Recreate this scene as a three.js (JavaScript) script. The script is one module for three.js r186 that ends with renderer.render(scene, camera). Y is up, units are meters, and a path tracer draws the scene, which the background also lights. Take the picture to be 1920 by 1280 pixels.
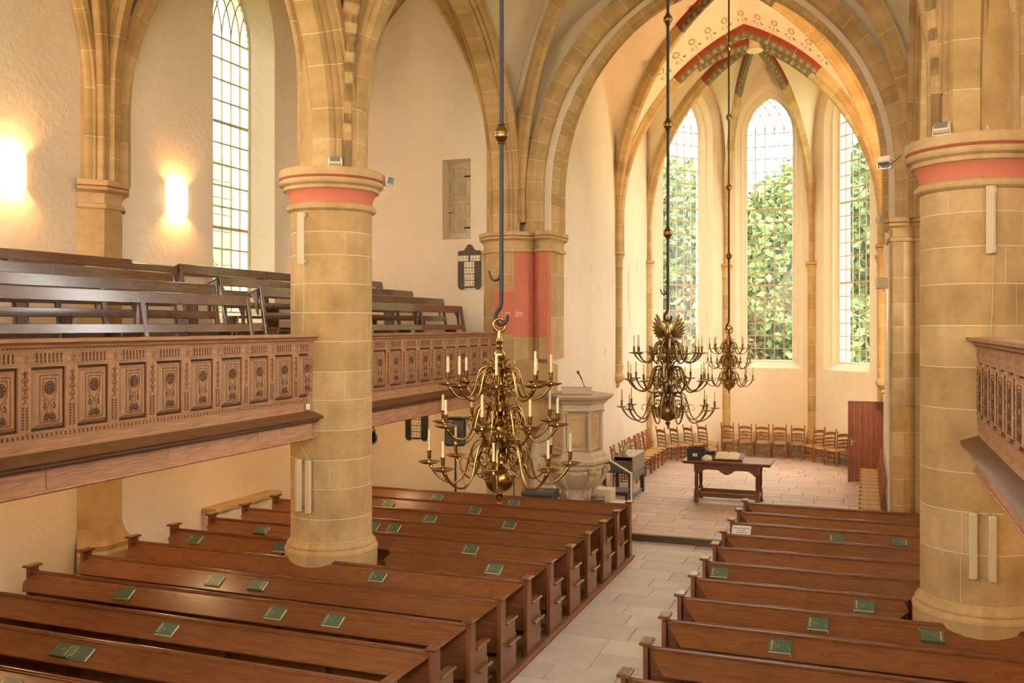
import * as THREE from 'three';
import { mergeGeometries, mergeVertices, toCreasedNormals } from 'three/addons/utils/BufferGeometryUtils.js';
import { RectAreaLightUniformsLib } from 'three/addons/lights/RectAreaLightUniformsLib.js';
import { TextGeometry } from 'three/addons/geometries/TextGeometry.js';
import { FontLoader } from 'three/addons/loaders/FontLoader.js';

// ---------------------------------------------------------------- camera, sky, exposure
// x runs across the nave, y is up, d (= -z) runs along the nave to the choir; metres
const scene = new THREE.Scene();
const renderer = new THREE.WebGLRenderer({ antialias: true });
renderer.toneMapping = THREE.LinearToneMapping;
renderer.toneMappingExposure = 1.84;
renderer.shadowMap.enabled = true;
const camera = new THREE.PerspectiveCamera(2 * Math.atan(640 / 1753) * 180 / Math.PI, 1.5, 0.1, 400);
camera.position.set(0, 4.2, 0);
camera.rotation.y = Math.atan(665 / 1753);
camera.setViewOffset(1920, 1280, 0, 30, 1920, 1280);
scene.add(camera);
scene.background = new THREE.Color(1, 0.985, 0.95);          // an even, bright overcast sky
scene.backgroundIntensity = 9;
RectAreaLightUniformsLib.init();

// ---------------------------------------------------------------- helpers
let seed = 20240611;
const rnd = () => { seed |= 0; seed = seed + 0x6D2B79F5 | 0; let t = Math.imul(seed ^ seed >>> 15, 1 | seed); t = t + Math.imul(t ^ t >>> 7, 61 | t) ^ t; return ((t ^ t >>> 14) >>> 0) / 4294967296; };
const rr = (a, b) => a + (b - a) * rnd();
const V = (x, y, d) => new THREE.Vector3(x, y, -d);
const PI = Math.PI, lerp = (a, b, t) => a + (b - a) * t, clamp = (v, a, b) => Math.min(b, Math.max(a, v));
const taken = {};
function numbered(n) { const k = taken[n] || 0; taken[n] = k + 1; return k ? n + '_' + String(k).padStart(3, '0') : n; }
function tag(o, label, category, group) { o.userData.label = label; if (category) o.userData.category = category; if (group) o.userData.group = group; return o; }
function thing(name, label, category, x = 0, y = 0, d = 0, turn = 0, group) {
  const o = new THREE.Group(); o.name = numbered(name); o.position.set(x, y, -d); o.rotation.y = turn; scene.add(o);
  return tag(o, label, category, group);
}
function copyOf(o, label) { const c = o.clone(); c.name = numbered(o.name.replace(/_\d{3}$/, '')); c.userData = { ...o.userData }; if (label) c.userData.label = label; scene.add(c); return c; }
function structG(name) { const o = new THREE.Group(); o.name = numbered(name); o.userData.kind = 'structure'; scene.add(o); return o; }
// uv in metres from the dominant normal; grain: axis (0,1,2) that u runs along
function planarUV(g, grain) {
  const p = g.attributes.position, n = g.attributes.normal, uv = new Float32Array(p.count * 2);
  const off = rnd() * 3, off2 = rnd() * 3;
  for (let i = 0; i < p.count; i += 3) {
    const N = [0, 0, 0], P = k => [p.getX(k), p.getY(k), p.getZ(k)];
    for (let k = i; k < i + 3 && k < p.count; k++) { N[0] += n.getX(k); N[1] += n.getY(k); N[2] += n.getZ(k); }
    const a = N.map(Math.abs), ax = a[0] >= a[1] && a[0] >= a[2] ? 0 : a[1] >= a[2] ? 1 : 2;
    let [u, v] = [[2, 1], [0, 2], [0, 1]][ax];
    if (grain !== undefined && v === grain) [u, v] = [v, u];
    for (let k = i; k < i + 3 && k < p.count; k++) { const q = P(k); uv[2 * k] = q[u] + off; uv[2 * k + 1] = q[v] + off2; }
  }
  g.setAttribute('uv', new THREE.BufferAttribute(uv, 2));
  return g;
}
function prep(g, grain) {
  const keep = g.userData.uv && g.attributes.uv;
  let h = g.index ? g.toNonIndexed() : g;
  if (!h.attributes.normal) h.computeVertexNormals();
  const out = new THREE.BufferGeometry();
  out.setAttribute('position', h.attributes.position); out.setAttribute('normal', h.attributes.normal);
  if (keep) out.setAttribute('uv', h.attributes.uv); else planarUV(out, grain);
  return out;
}
function join(geos, grain) { const l = [].concat(geos).map(g => prep(g, grain)); return l.length > 1 ? mergeGeometries(l) : l[0]; }
function part(parent, name, geos, mat, grain) {
  const m = new THREE.Mesh(geos.isReady ? geos : join(geos, grain), mat); m.name = name; m.castShadow = m.receiveShadow = true;
  parent.add(m); return m;
}
const ready = g => { g.isReady = true; return g; };
function solo(name, geos, mat, label, category, x = 0, y = 0, d = 0, turn = 0, group, grain) {
  const m = part(scene, numbered(name), geos, mat, grain); m.position.set(x, y, -d); m.rotation.y = turn; return tag(m, label, category, group);
}
// chamfered box in three.js axes (z given as is)
function bz(x0, x1, y0, y1, z0, z1, c = 0.005) {
  const lo = [Math.min(x0, x1), Math.min(y0, y1), Math.min(z0, z1)], hi = [Math.max(x0, x1), Math.max(y0, y1), Math.max(z0, z1)];
  c = Math.min(c, ...lo.map((l, i) => (hi[i] - l) * 0.45));
  const at = (s, a) => [0, 1, 2].map(k => (s[k] ? hi[k] - (k === a ? 0 : c) : lo[k] + (k === a ? 0 : c)));
  const pos = [], mid = lo.map((l, i) => (l + hi[i]) / 2);
  const tri = (a, b, e) => {
    const u = b.map((v, i) => v - a[i]), w = e.map((v, i) => v - a[i]);
    const n = [u[1] * w[2] - u[2] * w[1], u[2] * w[0] - u[0] * w[2], u[0] * w[1] - u[1] * w[0]];
    const dot = n.reduce((s, v, i) => s + v * ((a[i] + b[i] + e[i]) / 3 - mid[i]), 0);
    pos.push(...a, ...(dot > 0 ? [...b, ...e] : [...e, ...b]));
  };
  const quad = (a, b, e, f) => { tri(a, b, e); tri(a, e, f); };
  for (let a = 0; a < 3; a++) for (const s of [0, 1]) {
    const [u, v] = [(a + 1) % 3, (a + 2) % 3], S = (p, q) => { const t = [0, 0, 0]; t[a] = s; t[u] = p; t[v] = q; return t; };
    quad(at(S(0, 0), a), at(S(1, 0), a), at(S(1, 1), a), at(S(0, 1), a));
  }
  if (c > 0) {
    for (let a = 0; a < 3; a++) { const [u, v] = [(a + 1) % 3, (a + 2) % 3]; for (const p of [0, 1]) for (const q of [0, 1]) {
      const S = r => { const t = [0, 0, 0]; t[a] = r; t[u] = p; t[v] = q; return t; };
      quad(at(S(0), u), at(S(1), u), at(S(1), v), at(S(0), v));
    } }
    for (const i of [0, 1]) for (const j of [0, 1]) for (const k of [0, 1]) tri(at([i, j, k], 0), at([i, j, k], 1), at([i, j, k], 2));
  }
  const g = new THREE.BufferGeometry(); g.setAttribute('position', new THREE.BufferAttribute(new Float32Array(pos), 3)); g.computeVertexNormals(); return g;
}
const bx = (x0, x1, y0, y1, d0, d1, c) => bz(x0, x1, y0, y1, -d1, -d0, c);
const M4 = new THREE.Matrix4();
function move(g, x = 0, y = 0, z = 0, rx = 0, ry = 0, rz = 0, s = 1) { return g.applyMatrix4(new THREE.Matrix4().compose(new THREE.Vector3(x, y, z), new THREE.Quaternion().setFromEuler(new THREE.Euler(rx, ry, rz, 'YXZ')), typeof s === 'number' ? new THREE.Vector3(s, s, s) : s)); }
function lathe(pts, seg = 20, crease = 0.7) { return toCreasedNormals(new THREE.LatheGeometry(pts.map(p => new THREE.Vector2(Math.max(p[0], 1e-4), p[1])), seg), crease); }
function cyl(r0, r1, y0, y1, seg = 12, cx = 0, cz = 0) { return move(new THREE.CylinderGeometry(r1, r0, y1 - y0, seg), cx, (y0 + y1) / 2, cz); }
// tapered tube through points; rad a number or function of t
function tube(pts, rad, seg = 12, n = 6, cap = true) {
  const c = pts.length === 2 ? new THREE.LineCurve3(pts[0], pts[1]) : new THREE.CatmullRomCurve3(pts); const fr = c.computeFrenetFrames(seg, false), pos = [], idx = [];
  for (let i = 0; i <= seg; i++) {
    const t = i / seg, p = c.getPointAt(t), r = typeof rad === 'function' ? rad(t) : rad;
    for (let k = 0; k < n; k++) { const a = k / n * 2 * PI; const q = p.clone().addScaledVector(fr.normals[i], Math.cos(a) * r).addScaledVector(fr.binormals[i], Math.sin(a) * r); pos.push(q.x, q.y, q.z); }
  }
  for (let i = 0; i < seg; i++) for (let k = 0; k < n; k++) { const a = i * n + k, b = i * n + (k + 1) % n; idx.push(a, b, b + n, a, b + n, a + n); }
  if (cap) for (let k = 1; k < n - 1; k++) { idx.push(0, k + 1, k); const e = seg * n; idx.push(e, e + k, e + k + 1); }
  const g = new THREE.BufferGeometry(); g.setAttribute('position', new THREE.Float32BufferAttribute(pos, 3)); g.setIndex(idx); g.computeVertexNormals(); return g;
}
function shape(pts, holes = []) { const s = new THREE.Shape(pts.map(p => new THREE.Vector2(p[0], p[1]))); for (const h of holes) s.holes.push(new THREE.Path(h.map(p => new THREE.Vector2(p[0], p[1])))); return s; }
function ext(pts, depth, bevel = 0, holes = []) { return new THREE.ExtrudeGeometry(shape(pts, holes), { depth: depth - 2 * bevel, bevelEnabled: bevel > 0, bevelThickness: bevel, bevelSize: bevel, bevelOffset: -bevel, bevelSegments: 1, curveSegments: 6 }).translate(0, 0, bevel); }
// polyline plan (x,d) offset outward, lofted through profile [[offset, y], ...]; closed caps by fan of shape
function offsetPoly(pts, o, closed) {
  return pts.map((p, i) => {
    const a = pts[closed ? (i - 1 + pts.length) % pts.length : Math.max(i - 1, 0)], b = pts[closed ? (i + 1) % pts.length : Math.min(i + 1, pts.length - 1)];
    const e = (u, v) => { const dx = v[0] - u[0], dy = v[1] - u[1], l = Math.hypot(dx, dy) || 1; return [dy / l, -dx / l]; };
    let n1 = a === p || (a[0] === p[0] && a[1] === p[1]) ? e(p, b) : e(a, p), n2 = (b[0] === p[0] && b[1] === p[1]) ? n1 : e(p, b);
    let m = [n1[0] + n2[0], n1[1] + n2[1]]; const l = Math.hypot(...m) || 1; m = [m[0] / l, m[1] / l];
    const k = Math.min(1 / Math.max(0.35, m[0] * n1[0] + m[1] * n1[1]), 2.5);
    return [p[0] + m[0] * o * k, p[1] + m[1] * o * k];
  });
}
function polyLoft(pts, prof, closed = false, caps = true) {
  const pos = [], rings = prof.map(([o, y]) => offsetPoly(pts, o, closed).map(p => V(p[0], y, p[1])));
  const n = pts.length, push = (...v) => v.forEach(q => pos.push(q.x, q.y, q.z));
  for (let i = 0; i + 1 < rings.length; i++) for (let k = 0; k < (closed ? n : n - 1); k++) {
    const a = rings[i][k], b = rings[i][(k + 1) % n], c = rings[i + 1][(k + 1) % n], d = rings[i + 1][k]; push(a, b, c, a, c, d);
  }
  if (caps) for (const [r, up] of [[rings[0], 0], [rings[rings.length - 1], 1]]) {
    const c2 = r.map(q => new THREE.Vector2(q.x, -q.z));
    for (const f of THREE.ShapeUtils.triangulateShape(c2, [])) push(r[f[0]], r[f[up ? 1 : 2]], r[f[up ? 2 : 1]]);
  }
  const g = new THREE.BufferGeometry(); g.setAttribute('position', new THREE.Float32BufferAttribute(pos, 3)); g.computeVertexNormals(); return g;
}
const soft = (g, a = 0.6) => toCreasedNormals(g, a);

// ---------------------------------------------------------------- textures and materials
const hash = (x, y, s) => { let h = Math.imul(x, 374761393) ^ Math.imul(y, 668265263) ^ Math.imul(s, 1274126177); h = Math.imul(h ^ h >>> 13, 1274126177); return ((h ^ h >>> 16) >>> 0) / 4294967296; };
function pn(x, y, px, py, s) {
  const i = Math.floor(x), j = Math.floor(y), f = x - i, g = y - j, u = f * f * (3 - 2 * f), v = g * g * (3 - 2 * g), w = (a, b) => hash(((a % px) + px) % px, ((b % py) + py) % py, s);
  return lerp(lerp(w(i, j), w(i + 1, j), u), lerp(w(i, j + 1), w(i + 1, j + 1), u), v);
}
function fbm(u, v, p, q, oct, s) { let a = 0, t = 0, k = 1; for (let o = 0; o < oct; o++) { a += k * pn(u * p, v * q, p, q, s + o); t += k; k *= 0.55; p *= 2; q *= 2; } return a / t; }
function tex(n, size, f, color) {
  const d = new Uint8Array(n * n * 4);
  for (let j = 0; j < n; j++) for (let i = 0; i < n; i++) { const c = f(i / n, j / n), k = 4 * (j * n + i); const a = Array.isArray(c) ? c : [c, c, c]; for (let m = 0; m < 3; m++) d[k + m] = clamp(a[m], 0, 1) * 255; d[k + 3] = 255; }
  const t = new THREE.DataTexture(d, n, n, THREE.RGBAFormat); t.wrapS = t.wrapT = THREE.RepeatWrapping; t.magFilter = THREE.LinearFilter; t.minFilter = THREE.LinearMipmapLinearFilter; t.generateMipmaps = true; t.repeat.set(1 / size, 1 / size); if (color) t.colorSpace = THREE.SRGBColorSpace; t.needsUpdate = true; return t;
}
const plasterC = tex(512, 3, (u, v) => { const a = fbm(u, v, 3, 3, 4, 1), b = fbm(u, v, 40, 40, 2, 9); const k = 0.93 + 0.07 * a + 0.02 * (b - 0.5); return [k, k * (0.985 + 0.015 * a), k * (0.955 + 0.04 * a)]; }, true);
const plasterB = tex(512, 1.6, (u, v) => 0.55 * fbm(u, v, 5, 5, 3, 21) + 0.45 * fbm(u, v, 26, 26, 3, 5));
const stoneC = tex(512, 1.5, (u, v) => { const a = fbm(u, v, 4, 4, 4, 31), b = fbm(u, v, 30, 30, 2, 35), s = fbm(u, v, 14, 3, 3, 77), k = 0.80 + 0.18 * a + 0.08 * s + 0.05 * (b - 0.5); return [k, k * (0.96 + 0.03 * a), k * (0.88 + 0.1 * a)]; }, true);
const stoneB = tex(512, 0.9, (u, v) => { const a = fbm(u, v, 6, 6, 3, 41), b = fbm(u, v, 34, 34, 3, 44); return 0.5 * a + 0.5 * b - (b > 0.7 ? (b - 0.7) * 2 : 0); });
const woodC = tex(512, 0.8, (u, v) => { const w = fbm(u, v, 2, 8, 2, 51) * 0.25, a = fbm(u, v + w, 2, 60, 3, 53), b = fbm(u, v, 3, 3, 3, 57); const k = 0.66 + 0.3 * a + 0.14 * b; return [k, k * (0.94 + 0.05 * a), k * (0.88 + 0.1 * a)]; }, true);
const woodB = tex(512, 0.8, (u, v) => fbm(u, v, 3, 90, 3, 61));
const flagC = tex(512, 2.4, (u, v) => { const a = fbm(u, v, 4, 4, 4, 71), b = fbm(u, v, 60, 60, 2, 73); const k = 0.86 + 0.14 * a + 0.04 * (b - 0.5); return [k, k * (0.97 + 0.03 * a), k * (0.95 + 0.05 * (1 - a))]; }, true);
const rushC = tex(256, 0.35, (u, v) => { const k = 0.78 + 0.2 * pn(u * 2, v * 48, 2, 48, 81); return [k, k * 0.95, k * 0.85]; }, true);
const leafC = tex(256, 1.5, (u, v) => { const a = fbm(u, v, 6, 6, 4, 91); const k = 0.55 + 0.6 * a; return [k * 0.95, k, k * 0.85]; }, true);
function mat(color, rough, o = {}) { const c = new THREE.Color(); c.setRGB(...color); return new THREE.MeshPhysicalMaterial({ color: c, roughness: rough, ...o }); }
const M = {
  plaster: mat([0.86, 0.72, 0.54], 0.92, { map: plasterC, bumpMap: plasterB, bumpScale: 0.012 }),
  vault: mat([0.87, 0.71, 0.53], 0.92, { map: plasterC, bumpMap: plasterB, bumpScale: 0.006 }),
  stone: mat([0.60, 0.41, 0.19], 0.9, { map: stoneC, bumpMap: stoneB, bumpScale: 0.012 }),
  stone2: mat([0.55, 0.37, 0.165], 0.9, { map: stoneC, bumpMap: stoneB, bumpScale: 0.006 }),
  stone3: mat([0.64, 0.45, 0.22], 0.9, { map: stoneC, bumpMap: stoneB, bumpScale: 0.006 }),
  mortar: mat([0.72, 0.60, 0.42], 0.95),
  red: mat([0.66, 0.205, 0.12], 0.9, { map: plasterC, bumpMap: stoneB, bumpScale: 0.006 }),
  redStripe: mat([0.36, 0.07, 0.04], 0.9),
  frameWhite: mat([0.82, 0.74, 0.58], 0.6),
  pew: mat([0.27, 0.10, 0.038], 0.33, { map: woodC, bumpMap: woodB, bumpScale: 0.0006, clearcoat: 0.35, clearcoatRoughness: 0.22 }),
  pewRail: mat([0.24, 0.09, 0.036], 0.26, { map: woodC, clearcoat: 0.6, clearcoatRoughness: 0.14 }),
  oak: mat([0.58, 0.32, 0.165], 0.55, { map: woodC, bumpMap: woodB, bumpScale: 0.0012 }),
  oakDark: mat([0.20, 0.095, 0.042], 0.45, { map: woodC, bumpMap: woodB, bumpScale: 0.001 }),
  oakMid: mat([0.42, 0.22, 0.11], 0.55, { map: woodC }),
  oakLineShade: mat([0.11, 0.05, 0.024], 0.7),
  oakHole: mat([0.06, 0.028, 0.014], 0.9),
  fascia: mat([0.66, 0.36, 0.21], 0.5, { map: woodC }),
  bench: mat([0.15, 0.075, 0.04], 0.25, { map: woodC, bumpMap: woodB, bumpScale: 0.0006, clearcoat: 1, clearcoatRoughness: 0.14 }),
  floorWood: mat([0.30, 0.17, 0.085], 0.6, { map: woodC }),
  kerb: mat([0.36, 0.15, 0.075], 0.5, { map: woodC }),
  brass: mat([0.36, 0.215, 0.07], 0.27, { metalness: 1 }),
  brassDark: mat([0.27, 0.17, 0.06], 0.34, { metalness: 1 }),
  iron: mat([0.022, 0.019, 0.017], 0.6),
  wax: mat([0.66, 0.54, 0.30], 0.5),
  chair: mat([0.40, 0.155, 0.05], 0.4, { map: woodC }),
  rush: mat([0.72, 0.46, 0.20], 0.75, { map: rushC }),
  table: mat([0.24, 0.085, 0.03], 0.32, { map: woodC, clearcoat: 0.4, clearcoatRoughness: 0.2 }),
  door: mat([0.27, 0.075, 0.024], 0.42, { map: woodC }),
  pulpit: mat([0.56, 0.43, 0.28], 0.65),
  gold: mat([0.75, 0.46, 0.10], 0.35, { metalness: 0.6 }),
  cream: mat([0.72, 0.60, 0.40], 0.6),
  speaker: mat([0.60, 0.47, 0.27], 0.5),
  black: mat([0.022, 0.021, 0.02], 0.5),
  grey: mat([0.09, 0.085, 0.08], 0.35),
  paper: mat([0.80, 0.76, 0.70], 0.8),
  page: mat([0.80, 0.68, 0.48], 0.85),
  steel: mat([0.55, 0.52, 0.47], 0.3, { metalness: 0.9 }),
  bar: mat([0.56, 0.42, 0.23], 0.6),
  glassOldDimmed: mat([0.53, 0.56, 0.52], 0.15, { transmission: 1, thickness: 0, ior: 1.45 }),  // hazy old glass, its tint deepened to dim the bright sky behind
  glass: mat([0.97, 0.985, 0.97], 0.02, { transmission: 1, thickness: 0, ior: 1.45 }),
  leaf: [mat([0.34, 0.41, 0.25], 0.9, { map: leafC }), mat([0.39, 0.45, 0.27], 0.9, { map: leafC }), mat([0.28, 0.36, 0.23], 0.9, { map: leafC }), mat([0.46, 0.31, 0.24], 0.9, { map: leafC })],
  bark: mat([0.10, 0.07, 0.045], 0.95),
  lawn: mat([0.16, 0.28, 0.08], 1),
};
const STONES = [M.stone, M.stone2, M.stone3];
const flags = [[0.70, 0.62, 0.545], [0.65, 0.57, 0.49], [0.74, 0.65, 0.57], [0.68, 0.59, 0.505]].map(c => mat(c, 0.5, { map: flagC }));
const flagsRed = [[0.66, 0.475, 0.37], [0.61, 0.435, 0.335], [0.70, 0.50, 0.385], [0.63, 0.465, 0.365]].map(c => mat(c, 0.52, { map: flagC }));
const font = await new FontLoader().loadAsync('fonts/droid/droid_sans_bold.typeface.json');
const fontR = await new FontLoader().loadAsync('fonts/droid/droid_sans_regular.typeface.json');
const fontS = await new FontLoader().loadAsync('fonts/droid/droid_serif_bold.typeface.json');
function text(s, size, depth = 0.003, f = font, seg = 3) {
  const g = new TextGeometry(s, { font: f, size, depth, curveSegments: seg, bevelEnabled: false }); g.computeBoundingBox(); const b = g.boundingBox; return g.translate(-(b.min.x + b.max.x) / 2, -(b.min.y + b.max.y) / 2, 0);
}
// ================================================================ THE BUILDING
const XL = -7.2, XR = 1.145, XN = -3.03, XC = -2.9, DP = 11.66, DE = 18.5, CAP = 6.38;   // arcade lines, nave and choir axes, pillar row, east end
// ---- floors
const floor = structG('floor');
part(floor, 'bed', bx(-11.6, 5.6, -0.3, -0.012, -4.6, 18), mat([0.12, 0.09, 0.07], 0.95));
const choirFloor = structG('floor');
part(choirFloor, 'bed', [bx(-6.9, 1.1, -0.3, 0.148, 18.02, 31)], mat([0.12, 0.09, 0.07], 0.95));
part(choirFloor, 'step_riser', [bx(-7.1, 1.1, -0.02, 0.13, 17.93, 18.02, 0.01)], mat([0.16, 0.12, 0.095], 0.85, { map: stoneC, bumpMap: stoneB, bumpScale: 0.01 }));
part(choirFloor, 'step_nosing', [bx(-7.1, 1.1, 0.128, 0.16, 17.9, 18.2, 0.012)], flagsRed[0]);
function slabs(parent, x0, x1, d0, d1, rows, len, y, mats, skip) {
  let d = d0;
  for (let r = 0; d < d1 - 0.02; r++) {
    const dd = Math.min(rows * rr(0.88, 1.15), d1 - d), e = d1 - (d + dd) < 0.15 ? d1 : d + dd; let x = x0 - (r % 2 ? rr(0.3, 0.6) * len : rr(0, 0.2) * len);
    while (x < x1) {
      const w = len * rr(0.75, 1.3), a = Math.max(x, x0), b = Math.min(x + w, x1) > x1 - 0.12 ? x1 : Math.min(x + w, x1);
      if (b - a > 0.06 && !(skip && skip((a + b) / 2, (d + e) / 2))) part(parent, 'floor_slab', bx(a + 0.004, b - 0.004, y - 0.05, y + rr(-0.003, 0.002), d + 0.004, e - 0.004, 0.006), mats[Math.floor(rnd() * 4)]);
      x += w;
    }
    d = e;
  }
}
slabs(floor, -3.93, -2.1, 5.4, 16.5, 0.52, 0.82, 0, flags);
slabs(floor, -7.1, 1.3, 16.5, 17.93, 0.52, 0.82, 0, flags);
slabs(choirFloor, -6.2, 0.4, 18.2, 27.9, 0.47, 0.78, 0.16, flagsRed);
slabs(choirFloor, -6.2, 0.4, 27.9, 30.3, 0.5, 0.9, 0.16, flagsRed, (x, d) => Math.abs(x - XC) > 3.3 - (d - 27.9) * 0.8 + 0.3);
// timber platforms under the pews with a red-brown kerb along the aisle
for (const [n, x0, x1, k0, k1, d1] of [[0, -10.9, -3.99, -3.99, -3.93, 16.66], [1, -2.04, 4.8, -2.1, -2.04, 17.6]]) {
  const p = structG('floor');
  for (let x = x0, i = 0; x < x1 - 0.01; x += 0.576, i++) part(p, 'floor_board', bx(x + 0.002, Math.min(x + 0.574, x1), 0, 0.02, 4.6, d1, 0.003), M.floorWood, 2);
  part(p, 'kerb', bx(k0, k1, -0.01, 0.045, 4.6, d1, 0.006), M.kerb, 2);
}
// ---- pointed outlines and window walls
function pointed(hw, sill, spring, rise, n = 10) {
  const r = (hw * hw + rise * rise) / (2 * hw), c = r - hw, a1 = Math.atan2(rise, c), L = [[-hw, sill]];
  for (let i = 0; i <= n; i++) { const a = a1 * i / n; L.push([c - r * Math.cos(a), spring + r * Math.sin(a)]); }
  const R = L.slice(0, -1).reverse().map(([s, y]) => [-s, y]); return [...L, ...R];
}
// wall in local (s, y, n outward); placed by origin (x,d), direction and outward normal
function frameOf(x, d, dx, dd, nx, nd) { return (s, y, n) => V(x + dx * s + nx * n, y, d + dd * s + nd * n); }
function wallFaces(F, outline, t, holes) {
  const pos = [], push = (a, b, c) => pos.push(a.x, a.y, a.z, b.x, b.y, b.z, c.x, c.y, c.z);
  const tri = (pts, hs, n) => {
    const c = pts.map(p => new THREE.Vector2(...p)), h = hs.map(q => q.map(p => new THREE.Vector2(...p)));
    if (THREE.ShapeUtils.isClockWise(c)) c.reverse(); h.forEach(q => { if (!THREE.ShapeUtils.isClockWise(q)) q.reverse(); });
    const all = [...c, ...h.flat()]; for (const f of THREE.ShapeUtils.triangulateShape(c, h)) push(...f.map(k => F(all[k].x, all[k].y, n)));
  };
  tri(outline, holes.map(h => h.inner), 0); tri(outline, holes.map(h => h.outer), t);
  for (const h of holes) for (let i = 0; i < h.inner.length; i++) {
    const j = (i + 1) % h.inner.length, g = h.at ?? t, a = F(...h.inner[i], 0), b = F(...h.inner[j], 0), c = F(...h.outer[j], g), d = F(...h.outer[i], g); push(a, b, c); push(a, c, d);
    if (g < t) { const e = F(...h.outer[i], t), f = F(...h.outer[j], t); push(d, c, f); push(d, f, e); }
  }
  for (let i = 0; i < outline.length; i++) { const j = (i + 1) % outline.length, a = F(...outline[i], 0), b = F(...outline[j], 0), c = F(...outline[j], t), d = F(...outline[i], t); push(a, b, c); push(a, c, d); }
  const g = new THREE.BufferGeometry(); g.setAttribute('position', new THREE.Float32BufferAttribute(pos, 3)); g.computeVertexNormals(); return soft(g, 0.45);
}
// lancet window: timber frame, glazing bars, intersecting tracery, one pane per light
let winN = 0;
function windowUnit(F, hw, sill, spring, rise, cols, rows, thick, seen, n0) {
  const w = structG('window'); w.name = 'window_' + (++winN); const ol = pointed(hw, sill, spring, rise, 12), P = (s, y, n = n0) => F(s, y, n);
  const bar = (pts, r) => tube(pts, r, Math.max(2, pts.length - 1), 5);
  const strip = (s0, s1, y0, y1, n, t) => { const a = P(s0, y0, n), b = P(s1, y0, n), up = y1 - y0, nn = F(0, 0, 1).sub(F(0, 0, 0)), dir = b.clone().sub(a), L = dir.length(); const g = bz(0, L, 0, up, -t / 2, t / 2, 0.004); const m = new THREE.Matrix4().makeBasis(dir.normalize(), new THREE.Vector3(0, 1, 0), new THREE.Vector3().crossVectors(dir, new THREE.Vector3(0, 1, 0))); m.setPosition(a); return g.applyMatrix4(m); };
  const fr = []; for (let i = 0; i < ol.length; i++) { const a = ol[i], b = ol[(i + 1) % ol.length]; fr.push(tube([P(...a), P(...b)], 0.042, 1, 4)); }
  part(w, 'window_frame', fr, M.frameWhite);
  const cw = 2 * hw / cols, rh = (spring - sill) / rows;
  for (let c = 1; c < cols; c++) part(w, 'glazing_bar', strip(-hw + c * cw - 0.014, -hw + c * cw + 0.014, sill, spring, n0, 0.03), M.bar);
  for (let r = 1; r <= rows; r++) { const k = thick.includes(r) ? 0.027 : 0.014; part(w, 'glazing_bar', strip(-hw, hw, sill + r * rh - k, sill + r * rh + k, n0, 0.036), M.bar); }
  const R = (hw * hw + rise * rise) / (2 * hw), cL = R - hw;
  for (let c = 0; c <= cols; c++) for (const q of [1, -1]) {
    const s0 = -hw + c * cw; if ((q > 0 && c === 0) || (q < 0 && c === cols) || (q > 0 && c === cols) || (q < 0 && c === 0)) continue;
    const pts = [];
    for (let i = 0; i <= 14; i++) { const a = i / 14 * 1.45, s = s0 + q * R - q * R * Math.cos(a), y = spring + R * Math.sin(a); const dx = Math.abs(s) + cL; if (dx * dx + (y - spring) ** 2 > R * R || Math.abs(s) > hw) break; pts.push(P(s, y)); }
    if (pts.length > 1) part(w, 'tracery_bar', bar(pts, 0.015), M.bar);
  }
  const nrm = F(0, 0, 1).sub(F(0, 0, 0)).normalize(), dir = F(1, 0, 0).sub(F(0, 0, 0)).normalize();
  if (seen) {
    const pane = new THREE.PlaneGeometry(cw - 0.012, rh - 0.012); ready(pane);
    for (let c = 0; c < cols; c++) for (let r = 0; r < rows; r++) { const m = part(w, 'pane', pane, M.glassOldDimmed); m.position.copy(P(-hw + (c + 0.5) * cw, sill + (r + 0.5) * rh)); m.lookAt(m.position.clone().sub(nrm).add(new THREE.Vector3(rr(-1, 1) * 0.012, rr(-1, 1) * 0.012, rr(-1, 1) * 0.012))); }
  }
  const hp = pointed(hw, seen ? spring + 0.006 : sill, spring + 0.01, rise, 10), g = new THREE.ShapeGeometry(shape(hp)), q = g.attributes.position;
  for (let i = 0; i < q.count; i++) { const p = P(q.getX(i), q.getY(i)); q.setXYZ(i, p.x, p.y, p.z); } g.computeVertexNormals();
  part(w, 'pane', g, seen ? M.glassOldDimmed : M.glass);
  return w;
}
function windowHole(hwi, silli, springi, risei, hw, sill, spring, rise, at) { return { inner: pointed(hwi, silli, springi, risei, 12), outer: pointed(hw, sill, spring, rise, 12), at }; }
function shiftHole(h, s) { return { ...h, inner: h.inner.map(p => [p[0] + s, p[1]]), outer: h.outer.map(p => [p[0] + s, p[1]]) }; }
const TOP = 13.6;
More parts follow.
